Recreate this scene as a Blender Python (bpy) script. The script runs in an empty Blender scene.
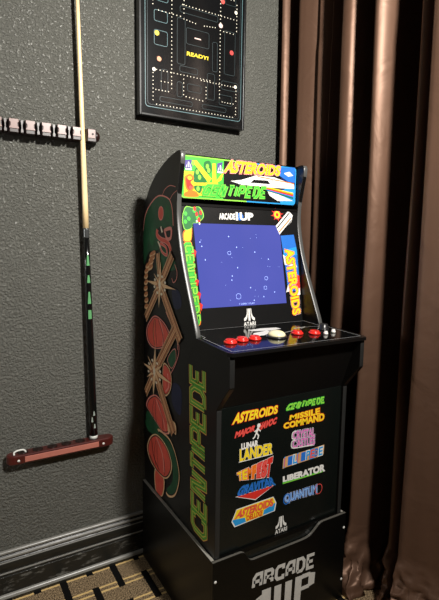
import bpy, bmesh, math, random
from mathutils import Vector, Matrix, noise
random.seed(7)
SC = bpy.context.scene
COL = SC.collection

# ------------------------------------------------------------------ materials
def lin(c):
    c = c / 255.0
    return c / 12.92 if c <= 0.04045 else ((c + 0.055) / 1.055) ** 2.4
def rgb(r, g, b): return (lin(r), lin(g), lin(b), 1.0)

class NT:
    """tiny node-graph helper"""
    def __init__(s, name):
        s.m = bpy.data.materials.new(name); s.m.use_nodes = True
        s.t = s.m.node_tree; s.b = s.t.nodes['Principled BSDF']
    def n(s, kind, **kw):
        nd = s.t.nodes.new(kind)
        for k, v in kw.items():
            if k in nd.inputs: nd.inputs[k].default_value = v
            else: setattr(nd, k, v)
        return nd
    def l(s, a, b): s.t.links.new(a, b)
    def math(s, op, a, b=None, c=None):
        nd = s.t.nodes.new('ShaderNodeMath'); nd.operation = op
        for i, x in enumerate((a, b, c)):
            if x is None: continue
            if isinstance(x, (int, float)): nd.inputs[i].default_value = x
            else: s.l(x, nd.inputs[i])
        return nd.outputs[0]
    def mix(s, fac, a, b):
        nd = s.t.nodes.new('ShaderNodeMix'); nd.data_type = 'RGBA'
        for i, x in ((0, fac), (6, a), (7, b)):
            if isinstance(x, (int, float, tuple)): nd.inputs[i].default_value = x
            else: s.l(x, nd.inputs[i])
        return nd.outputs[2]

def mat(name, col, rough=.5, spec=.5, metal=0, vary=.12, scale=40, coat=0, bump=0, bscale=200, emit=None, sheen=0):
    g = NT(name); b = g.b
    c = rgb(*col)
    co = g.n('ShaderNodeTexCoord')
    nz = g.n('ShaderNodeTexNoise', Scale=scale, Detail=4.0); g.l(co.outputs['Object'], nz.inputs['Vector'])
    lo = tuple(x * (1 - vary) for x in c[:3]) + (1,); hi = tuple(min(1, x * (1 + vary)) for x in c[:3]) + (1,)
    g.l(g.mix(nz.outputs['Fac'], lo, hi), b.inputs['Base Color'])
    b.inputs['Roughness'].default_value = rough; b.inputs['Specular IOR Level'].default_value = spec
    b.inputs['Metallic'].default_value = metal; b.inputs['Coat Weight'].default_value = coat
    b.inputs['Coat Roughness'].default_value = .05
    b.inputs['Sheen Weight'].default_value = sheen
    if emit:
        b.inputs['Emission Color'].default_value = rgb(*emit[0]); b.inputs['Emission Strength'].default_value = emit[1]
    if bump:
        n2 = g.n('ShaderNodeTexNoise', Scale=bscale, Detail=3.0); g.l(co.outputs['Object'], n2.inputs['Vector'])
        bp = g.n('ShaderNodeBump', Strength=bump, Distance=.002)
        g.l(n2.outputs['Fac'], bp.inputs['Height']); g.l(bp.outputs['Normal'], b.inputs['Normal'])
    return g.m

def wall_material():
    g = NT('textured_wall_paint'); b = g.b
    co = g.n('ShaderNodeTexCoord')
    n1 = g.n('ShaderNodeTexNoise', Scale=125.0, Detail=5.0, Roughness=.6); g.l(co.outputs['Object'], n1.inputs['Vector'])
    n2 = g.n('ShaderNodeTexNoise', Scale=55.0, Detail=2.0, Roughness=.5); g.l(co.outputs['Object'], n2.inputs['Vector'])
    r1 = g.n('ShaderNodeValToRGB'); g.l(n1.outputs['Fac'], r1.inputs['Fac'])
    r1.color_ramp.elements[0].position = .36; r1.color_ramp.elements[1].position = .60
    h = g.math('ADD', r1.outputs['Color'], g.math('MULTIPLY', n2.outputs['Fac'], .9))
    bp = g.n('ShaderNodeBump', Strength=WALL_BUMP, Distance=.0065)
    g.l(h, bp.inputs['Height']); g.l(bp.outputs['Normal'], b.inputs['Normal'])
    n3 = g.n('ShaderNodeTexNoise', Scale=6.0, Detail=3.0); g.l(co.outputs['Object'], n3.inputs['Vector'])
    a = tuple(x * .92 for x in rgb(*WALL)[:3]) + (1,); c = tuple(x * 1.08 for x in rgb(*WALL)[:3]) + (1,)
    g.l(g.mix(n3.outputs['Fac'], a, c), b.inputs['Base Color'])
    b.inputs['Roughness'].default_value = .44; b.inputs['Specular IOR Level'].default_value = .4
    return g.m

def carpet_material():
    g = NT('patterned_carpet'); b = g.b
    ge = g.n('ShaderNodeNewGeometry'); sp = g.n('ShaderNodeSeparateXYZ'); g.l(ge.outputs['Position'], sp.inputs[0])
    x, y = sp.outputs['X'], sp.outputs['Y']
    nz = g.n('ShaderNodeTexNoise', Scale=90.0, Detail=3.0); g.l(ge.outputs['Position'], nz.inputs['Vector'])
    wob = g.math('MULTIPLY', g.math('SUBTRACT', nz.outputs['Fac'], .5), .006)
    v = g.math('ADD', g.math('MULTIPLY', y, -1), wob)
    t = g.math('DIVIDE', g.math('ADD', v, .106 * 20 - .0165), .106)
    row = g.math('FLOOR', t); fr = g.math('FRACT', t)
    dist = g.math('MULTIPLY', g.math('MINIMUM', fr, g.math('SUBTRACT', 1.0, fr)), .106)
    par = g.math('MODULO', row, 2.0)                       # 1 -> row nearest the wall has stripes at -.132
    xx = g.math('ADD', x, wob)
    def stripe(x0):
        u = g.math('FRACT', g.math('DIVIDE', g.math('ADD', xx, .175 * 30 - x0 + .0875), .175))
        return g.math('LESS_THAN', g.math('ABSOLUTE', g.math('MULTIPLY', g.math('SUBTRACT', u, .5), .175)), .0118)
    sa, sb = stripe(-.132), stripe(-.0415)
    own = g.math('ADD', g.math('MULTIPLY', sa, g.math('SUBTRACT', 1.0, par)), g.math('MULTIPLY', sb, par))
    near = g.math('LESS_THAN', dist, .019)
    black = g.math('MINIMUM', g.math('ADD', own, g.math('MULTIPLY', near, g.math('MAXIMUM', sa, sb))), 1.0)
    tan = g.math('MULTIPLY', g.math('GREATER_THAN', dist, .0075), g.math('LESS_THAN', dist, .0155))
    fine = g.n('ShaderNodeTexNoise', Scale=230.0, Detail=3.0, Roughness=.7); g.l(ge.outputs['Position'], fine.inputs['Vector'])
    rp = g.n('ShaderNodeValToRGB'); g.l(fine.outputs['Fac'], rp.inputs['Fac'])
    rp.color_ramp.elements[0].position = .40; rp.color_ramp.elements[0].color = rgb(48, 38, 28)
    rp.color_ramp.elements[1].position = .62; rp.color_ramp.elements[1].color = rgb(186, 160, 124)
    tn = g.mix(fine.outputs['Fac'], rgb(204, 164, 98), rgb(250, 220, 156))
    dk = g.mix(fine.outputs['Fac'], rgb(6, 6, 6), rgb(24, 23, 22))
    c = g.mix(tan, rp.outputs['Color'], tn)
    c = g.mix(black, c, dk)
    g.l(c, b.inputs['Base Color']); b.inputs['Roughness'].default_value = .95
    b.inputs['Specular IOR Level'].default_value = .1
    bp = g.n('ShaderNodeBump', Strength=.7, Distance=.003); g.l(fine.outputs['Fac'], bp.inputs['Height'])
    g.l(bp.outputs['Normal'], b.inputs['Normal'])
    return g.m

def baseboard_material():
    g = NT('worn_black_baseboard_with_glints'); b = g.b
    ge = g.n('ShaderNodeNewGeometry'); sp = g.n('ShaderNodeSeparateXYZ'); g.l(ge.outputs['Position'], sp.inputs[0])
    mp = g.n('ShaderNodeMapping'); mp.inputs['Scale'].default_value = (18, 18, 60); g.l(ge.outputs['Position'], mp.inputs['Vector'])
    nz = g.n('ShaderNodeTexNoise', Scale=1.0, Detail=6.0, Roughness=.7); g.l(mp.outputs['Vector'], nz.inputs['Vector'])
    rp = g.n('ShaderNodeValToRGB'); g.l(nz.outputs['Fac'], rp.inputs['Fac'])
    rp.color_ramp.elements[0].position = .55; rp.color_ramp.elements[1].position = .72
    # scuffs only on the flat lower board
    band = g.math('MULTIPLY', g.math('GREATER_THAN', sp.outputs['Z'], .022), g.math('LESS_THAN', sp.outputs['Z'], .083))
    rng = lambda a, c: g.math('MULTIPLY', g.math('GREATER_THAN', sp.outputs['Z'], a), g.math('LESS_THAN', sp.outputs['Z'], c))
    shoe_glint = rng(.009, .0208); ledge_glint = g.math('ADD', g.math('ADD', rng(.159, .169), rng(.142, .1505)), g.math('ADD', rng(.1285, .1315), rng(.0915, .0955)))  # pale bands put the ledge and shoe highlights into the paint colour
    f = g.math('MINIMUM', g.math('ADD', g.math('MULTIPLY', rp.outputs['Color'], g.math('MULTIPLY', band, .45)), g.math('ADD', g.math('MULTIPLY', shoe_glint, .55), g.math('MULTIPLY', ledge_glint, .5))), 1.0)
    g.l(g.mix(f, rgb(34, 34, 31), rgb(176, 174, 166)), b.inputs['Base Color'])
    b.inputs['Roughness'].default_value = .3
    bp = g.n('ShaderNodeBump', Strength=.35, Distance=.002); g.l(nz.outputs['Fac'], bp.inputs['Height']); g.l(bp.outputs['Normal'], b.inputs['Normal'])
    return g.m

def satin_material(name, col):
    g = NT(name); b = g.b
    co = g.n('ShaderNodeTexCoord')
    mp = g.n('ShaderNodeMapping'); mp.inputs['Scale'].default_value = (14, 14, 3); g.l(co.outputs['Object'], mp.inputs['Vector'])
    nz = g.n('ShaderNodeTexNoise', Scale=1.0, Detail=5.0); g.l(mp.outputs['Vector'], nz.inputs['Vector'])
    c = rgb(*col)
    g.l(g.mix(nz.outputs['Fac'], tuple(x * .8 for x in c[:3]) + (1,), tuple(x * 1.2 for x in c[:3]) + (1,)), b.inputs['Base Color'])
    b.inputs['Roughness'].default_value = .46; b.inputs['Metallic'].default_value = .3; b.inputs['Specular IOR Level'].default_value = .5
    b.inputs['Specular Tint'].default_value = (1, .82, .7, 1)
    n2 = g.n('ShaderNodeTexNoise', Scale=7.0, Detail=3.0, Distortion=1.2); g.l(co.outputs['Object'], n2.inputs['Vector'])
    bp = g.n('ShaderNodeBump', Strength=.35, Distance=.01); g.l(n2.outputs['Fac'], bp.inputs['Height']); g.l(bp.outputs['Normal'], b.inputs['Normal'])
    return g.m

# ------------------------------------------------------------------ mesh builder
class MB:
    def __init__(s): s.v = []; s.f = []; s.m = []
    def add(s, vs, fs, mi=0):
        o = len(s.v); s.v += [tuple(p) for p in vs]
        for f in fs: s.f.append([i + o for i in f]); s.m.append(mi)
        return s
    def box(s, x0, x1, y0, y1, z0, z1, mi=0):
        vs = [(x, y, z) for z in (z0, z1) for y in (y0, y1) for x in (x0, x1)]
        return s.add(vs, [(0, 2, 3, 1), (4, 5, 7, 6), (0, 1, 5, 4), (2, 6, 7, 3), (0, 4, 6, 2), (1, 3, 7, 5)], mi)
    def prism(s, base, vec, mi=0):
        n = len(base); vs = list(base) + [tuple(a + b for a, b in zip(p, vec)) for p in base]
        return s.add(vs, [list(range(n))[::-1], list(range(n, 2 * n))] + [(i, (i + 1) % n, n + (i + 1) % n, n + i) for i in range(n)], mi)
    def tube(s, path, r, n=10, mi=0, caps=True):
        P = [Vector(p) for p in path]; R = r if isinstance(r, (list, tuple)) else [r] * len(P)
        up = None; rings = []
        for i, p in enumerate(P):
            d = (P[min(i + 1, len(P) - 1)] - P[max(i - 1, 0)]).normalized()
            a = up if up is not None else (Vector((1, 0, 0)) if abs(d.x) < .9 else Vector((0, 1, 0)))
            a = (a - d * a.dot(d)).normalized(); up = a; bb = d.cross(a)
            rings.append([p + (a * math.cos(2 * math.pi * k / n) + bb * math.sin(2 * math.pi * k / n)) * R[i] for k in range(n)])
        vs = [q for rg in rings for q in rg]; fs = []
        for i in range(len(P) - 1):
            for k in range(n):
                fs.append((i * n + k, i * n + (k + 1) % n, (i + 1) * n + (k + 1) % n, (i + 1) * n + k))
        if caps: fs += [tuple(range(n))[::-1], tuple(range((len(P) - 1) * n, len(P) * n))]
        return s.add(vs, fs, mi)
    def lathe(s, prof, c, ax=(0, 0, 1), n=24, mi=0):
        c = Vector(c); ax = Vector(ax).normalized()
        return s.tube([c + ax * h for r, h in prof], [max(r, 1e-5) for r, h in prof], n, mi)
    def build(s, name, mats, parent=None, smooth=False, bevel=0, solid=0, seg=2, label=None):
        me = bpy.data.meshes.new(name); me.from_pydata(s.v, [], s.f)
        if not isinstance(mats, (list, tuple)): mats = [mats]
        for m in mats: me.materials.append(m)
        me.polygons.foreach_set('material_index', s.m)
        bm = bmesh.new(); bm.from_mesh(me); bmesh.ops.recalc_face_normals(bm, faces=bm.faces); bm.to_mesh(me); bm.free()
        if smooth: me.polygons.foreach_set('use_smooth', [True] * len(me.polygons))
        o = bpy.data.objects.new(name, me); COL.objects.link(o)
        if parent:
            o.parent = parent
            if parent.type == 'EMPTY': o.matrix_parent_inverse = Matrix.Translation(-parent.location)
        if bevel:
            b = o.modifiers.new('bevel', 'BEVEL'); b.width = bevel; b.segments = seg; b.limit_method = 'ANGLE'; b.angle_limit = math.radians(40)
            b.harden_normals = False
        if solid:
            b = o.modifiers.new('thickness', 'SOLIDIFY'); b.thickness = solid; b.offset = 0
        if label: o['label'] = label
        return o

def thing(name, label, cat, loc, group=None):
    o = bpy.data.objects.new(name, None); COL.objects.link(o); o.location = loc; o.empty_display_size = .05
    o['label'] = label; o['category'] = cat
    if group: o['group'] = group
    return o
def structure(o): o['kind'] = 'structure'; return o

# ------------------------------------------------------------------ flat print (lettering, artwork) on a surface
_cache = {}
def text_mesh(s, off):
    k = (s, off)
    if k in _cache: return _cache[k]
    cu = bpy.data.curves.new('t', 'FONT'); cu.body = s; cu.size = 1; cu.offset = off; cu.resolution_u = 3
    ob = bpy.data.objects.new('t', cu); COL.objects.link(ob)
    bpy.context.view_layer.update()
    dg = bpy.context.evaluated_depsgraph_get(); e = ob.evaluated_get(dg); me = e.to_mesh()
    vs = [(v.co.x, v.co.y) for v in me.vertices]; fs = [list(p.vertices) for p in me.polygons]
    e.to_mesh_clear(); bpy.data.objects.remove(ob); bpy.data.curves.remove(cu)
    _cache[k] = (vs, fs); return _cache[k]

def quadmap(q):
    tl, tr, br, bl = q
    def f(u, v):
        a = [bl[i] + (br[i] - bl[i]) * u for i in (0, 1)]; b = [tl[i] + (tr[i] - tl[i]) * u for i in (0, 1)]
        return (a[0] + (b[0] - a[0]) * v, a[1] + (b[1] - a[1]) * v)
    return f

class Print:
    STEP = 3e-5
    def __init__(s, fn): s.mb = MB(); s.fn = fn; s.h = .0004; s.mats = []
    def mi(s, m):
        if m not in s.mats: s.mats.append(m)
        return s.mats.index(m)
    def raw(s, pts, faces, m):
        s.h += s.STEP
        s.mb.add([s.fn(a, b, s.h) for a, b in pts], faces, s.mi(m)); return s
    def poly(s, pts, m): return s.raw(pts, [list(range(len(pts)))], m)
    def smooth(s, pts, m, k=5): return s.poly(spline(pts, k, True), m)
    def ell(s, c, rx, ry, m, n=20, rot=0):
        cr, sr = math.cos(rot), math.sin(rot); pts = []
        for i in range(n):
            a, b = rx * math.cos(2 * math.pi * i / n), ry * math.sin(2 * math.pi * i / n)
            pts.append((c[0] + a * cr - b * sr, c[1] + a * sr + b * cr))
        return s.poly(pts, m)
    def dots(s, cs, r, m, n=6):
        pts = []; fs = []
        for c in cs:
            o = len(pts)
            pts += [(c[0] + r * math.cos(2 * math.pi * i / n), c[1] + r * math.sin(2 * math.pi * i / n)) for i in range(n)]
            fs.append(list(range(o, o + n)))
        return s.raw(pts, fs, m)
    def line(s, path, w, m, closed=False, curve=0):
        if curve: path = spline(path, curve, closed)
        P = [Vector(p) for p in path]; n = len(P); L = []; R = []
        for i in range(n):
            a = P[(i - 1) % n] if (closed or i > 0) else None; b = P[(i + 1) % n] if (closed or i < n - 1) else None
            d1 = (P[i] - a).normalized() if a is not None else None; d2 = (b - P[i]).normalized() if b is not None else None
            d1 = d1 or d2; d2 = d2 or d1
            n1 = Vector((-d1.y, d1.x)); n2 = Vector((-d2.y, d2.x)); mm = n1 + n2
            if mm.length < 1e-4: mm = n1
            mm.normalize(); k = min(1 / max(mm.dot(n1), .4), 2.2) * w / 2
            L.append(P[i] + mm * k); R.append(P[i] - mm * k)
        fs = [(i, (i + 1) % n, n + (i + 1) % n, n + i) for i in range(n if closed else n - 1)]
        return s.raw([tuple(p) for p in L + R], fs, m)
    def text(s, t, q, m, off=0, pad=0):
        v0, _ = text_mesh(t, 0); vs, fs = text_mesh(t, off)
        x0, x1 = min(p[0] for p in v0), max(p[0] for p in v0); y0, y1 = min(p[1] for p in v0), max(p[1] for p in v0)
        f = quadmap(q)
        return s.raw([f((x - x0) / (x1 - x0), (y - y0) / (y1 - y0)) for x, y in vs], fs, m)
    def strokes(s, word, q, w, m, gap=.22, cut=0):
        f = quadmap(q); n = len(word); tot = sum(WID.get(c, 1) for c in word) + gap * (n - 1); x = 0
        s.h += s.STEP; keep = s.h
        for c in word:
            cw = WID.get(c, 1)
            for st in FONT[c]:
                s.h = keep - s.STEP
                s.line([f((x + px * cw) / tot, py) for px, py in st], w, m)
            x += cw + gap
        s.h = keep; return s
    def build(s, name, parent, label=None): return s.mb.build(name, s.mats, parent, label=label)

def spline(p, k, closed=False):
    n = len(p); out = []
    for i in range(n if closed else n - 1):
        g = lambda j: p[j % n] if closed else p[max(0, min(n - 1, j))]
        a, b, c, d = g(i - 1), g(i), g(i + 1), g(i + 2)
        for j in range(k):
            t = j / k
            out.append(tuple(.5 * (2 * b[e] + (c[e] - a[e]) * t + (2 * a[e] - 5 * b[e] + 4 * c[e] - d[e]) * t * t + (3 * b[e] - a[e] - 3 * c[e] + d[e]) * t ** 3) for e in range(len(b))))
    if not closed: out.append(tuple(p[-1]))
    return out

FONT = {
 'A': [[(0, 0), (0, .72), (.3, 1), (1, 1), (1, 0)], [(0, .42), (1, .42)]],
 'R': [[(0, 0), (0, 1), (.8, 1), (1, .85), (1, .62), (.8, .48), (0, .48)], [(.55, .48), (1, .2), (1, 0)]],
 'C': [[(1, .72), (1, 1), (.25, 1), (0, .8), (0, .2), (.25, 0), (1, 0), (1, .28)]],
 'c': [[(1, 1), (.35, 1), (0, .7), (0, .3), (.35, 0), (1, 0)]],
 'D': [[(0, 0), (0, 1), (.7, 1), (1, .75), (1, .25), (.7, 0), (0, 0)]],
 'E': [[(1, 1), (0, 1), (0, 0), (1, 0)], [(0, .5), (.8, .5)]],
 'e': [[(1, 1), (.3, 1), (0, .75), (0, .25), (.3, 0), (1, 0)], [(0, .5), (.95, .5)]],
 'N': [[(0, 0), (0, 1), (.35, 1), (.65, 0), (1, 0), (1, 1)]],
 'T': [[(0, 1), (1, 1)], [(.5, 1), (.5, 0)]],
 'I': [[(0, 0), (0, 1)]],
 'P': [[(0, 0), (0, 1), (.8, 1), (1, .85), (1, .55), (.8, .42), (0, .42)]],
 'U': [[(0, 1), (0, 0), (1, 0), (1, 1)]],
 '1': [[(0, .8), (.5, 1), (.5, 0)]],
 'M': [[(0, 0), (0, 1), (.5, .3), (1, 1), (1, 0)]],
 'L': [[(0, 1), (0, 0), (1, 0)]],
 'S': [[(1, 1), (0, 1), (0, .52), (1, .48), (1, 0), (0, 0)]],
 'O': [[(0, .5), (0, 1), (1, 1), (1, 0), (0, 0), (0, .5)]],
}
WID = {'I': .12, '1': .6}
# ------------------------------------------------------------------ scene constants
WALL = (114, 114, 107); WALL_BUMP = .95; SCREEN = 1.12; CURT = (98, 72, 57)
LAMP = (.20, -1.93, 2.32); LAMP_T = (.0, 0, 1.5); LAMP_E = 40; LAMP_SPREAD = 120; FILL = (-2.4, -.24, 1.2); FILL_E = 9; AMB = .018; EXPO = 0
CURTAIN_A = [(.585, -.03), (.57, -.035), (.60, -.05), (.70, -.055), (.74, -.075), (.70, -.105), (.60, -.118), (.577, -.128), (.583, -.148), (.602, -.172), (.622, -.190), (.630, -.196), (.615, -.202), (.618, -.212), (.636, -.228), (.665, -.240), (.72, -.25)]
CURTAIN_B = [(.86, -.20), (.84, -.24), (.78, -.305), (.65, -.340), (.592, -.342), (.582, -.355), (.593, -.378), (.635, -.392), (.74, -.402), (.83, -.41), (.83, -.43), (.74, -.470), (.62, -.485), (.577, -.495), (.575, -.512), (.62, -.53), (.74, -.54), (.81, -.555), (.80, -.585), (.70, -.602), (.645, -.610), (.635, -.622), (.66, -.635), (.74, -.64), (.80, -.65), (.79, -.675), (.68, -.690), (.595, -.698), (.58, -.71), (.59, -.75), (.61, -.82), (.63, -.88), (.72, -.90), (.78, -.93), (.70, -.98), (.60, -1.01), (.6, -1.05), (.70, -1.08), (.76, -1.12), (.64, -1.17), (.62, -1.25)]
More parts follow.
